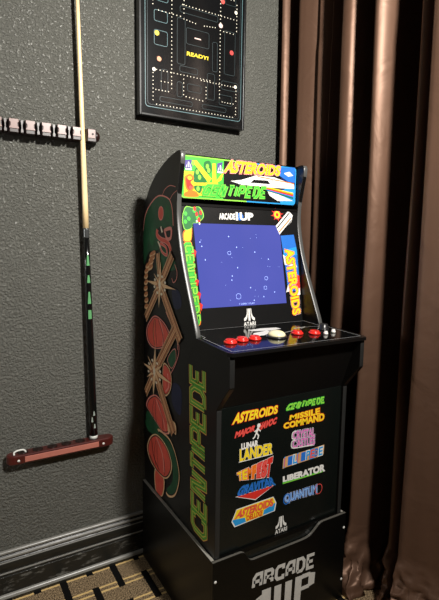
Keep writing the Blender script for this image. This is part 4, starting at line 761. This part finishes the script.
# ------------------------------------------------------------------ curtains
def curtain(name, label, pts, seed, col, top=2.46, hem_side=None):
    t = thing(name, label, 'curtain', (pts[0][0], pts[0][1], 0), 'brown satin curtains')
    base = spline(pts, 14); zs = [0.004 + .24 * i / 30 for i in range(31)] + [.25 + (top - .25) * i / 46 for i in range(47)]
    mb = MB(); n = len(base)
    for z in zs:
        k = max(0, 1 - z / .22) ** 1.2
        for i, (x, y) in enumerate(base):
            s = i / n
            w = noise.noise((s * 5 + seed, z * 1.1, seed)) * .012 * (1 if z < 1.9 else .6)
            w2 = noise.noise((s * 6 + seed, z * .9, seed + 9)) * .010
            cr = noise.noise((x * 22, y * 22, z * 26 + seed)) * .045 * k + noise.noise((x * 50, y * 50, z * 55 + seed)) * .018 * k
            cr2 = noise.noise((x * 22 + 7, y * 22, z * 26 + seed)) * .035 * k
            xx = x + w - .05 * k + cr * .8 - .07 * k * k + abs(noise.noise((x * 34, y * 34, z * 60 + seed))) * .05 * k
            yy = y + w2 + cr2 - .05 * k * k
            zz = z if z > .01 else .003
            if z > .02: zz += noise.noise((x * 30, y * 30, z * 30)) * .02 * k
            mb.v.append((max(xx, .502), min(yy, -.026), max(zz, .003)))
    for j in range(len(zs) - 1):
        for i in range(n - 1):
            mb.f.append([j * n + i, j * n + i + 1, (j + 1) * n + i + 1, (j + 1) * n + i]); mb.m.append(0)
    cl = mb.build('cloth', col, t, smooth=True, solid=.0015)
    if hem_side:
        hb = MB(); k = hem_side
        for j in range(len(zs)):
            for i in range(k):
                p = mb.v[j * n + n - k + i]; hb.v.append((p[0] - .0022, p[1] - .0022, p[2]))
        for j in range(len(zs) - 1):
            for i in range(k - 1): hb.f.append([j * k + i, j * k + i + 1, (j + 1) * k + i + 1, (j + 1) * k + i]); hb.m.append(0)
        hb.build('hem', col, cl, smooth=True, solid=.0015)
    return t, base, cl
M_cur = satin_material('brown_satin', CURT)
CA = CURTAIN_A
CB = CURTAIN_B
ta, ba, ca = curtain('curtain', 'narrow brown satin curtain in the room corner right behind the arcade machine', CA, 1.3, M_cur, hem_side=22)
tb, bb_, cb_ = curtain('curtain', 'wide brown satin curtain with deep folds at the right, ending in a crumpled hem', CB, 4.1, M_cur)
# ------------------------------------------------------------------ light and camera
wd = bpy.data.worlds.new('room_ambient'); SC.world = wd; wd.use_nodes = True
wd.node_tree.nodes['Background'].inputs['Color'].default_value = (1, .97, .92, 1); wd.node_tree.nodes['Background'].inputs['Strength'].default_value = AMB
def lamp(name, loc, target, size, energy, color, spread=180):
    ld = bpy.data.lights.new(name, 'AREA'); ld.shape = 'DISK'; ld.size = size; ld.energy = energy; ld.color = color; ld.spread = math.radians(spread)
    o = bpy.data.objects.new(name, ld); COL.objects.link(o); o.location = loc
    o.rotation_euler = (Vector(target) - Vector(loc)).to_track_quat('-Z', 'Y').to_euler(); return o
lamp('ceiling_lamp', LAMP, LAMP_T, .16, LAMP_E, (1, .96, .9), LAMP_SPREAD)
lamp('side_fill', FILL, (0, -.3, .8), .5, FILL_E, (1, .98, .95))  # added unseen fill, placed to brighten the side panel
cm = bpy.data.cameras.new('camera'); co_ = bpy.data.objects.new('camera', cm); COL.objects.link(co_); SC.camera = co_
cm.sensor_fit = 'HORIZONTAL'; cm.sensor_width = 36; cm.lens = 36 * 467.562 / 439; cm.clip_start = .02
yaw, pitch, roll = [math.radians(a) for a in (30.594, -7.019, .846)]
fwd = Vector((math.sin(yaw) * math.cos(pitch), math.cos(yaw) * math.cos(pitch), math.sin(pitch)))
r0 = Vector((math.cos(yaw), -math.sin(yaw), 0)); u0 = r0.cross(fwd)
rt = r0 * math.cos(roll) + u0 * math.sin(roll); upv = -r0 * math.sin(roll) + u0 * math.cos(roll)
co_.matrix_world = Matrix(((rt.x, upv.x, -fwd.x, -.6125), (rt.y, upv.y, -fwd.y, -1.5833), (rt.z, upv.z, -fwd.z, 1.186), (0, 0, 0, 1)))
SC.view_settings.view_transform = 'Standard'; SC.view_settings.look = 'None'; SC.view_settings.gamma = 1; SC.view_settings.exposure = EXPO
SC.view_settings.use_curve_mapping = False
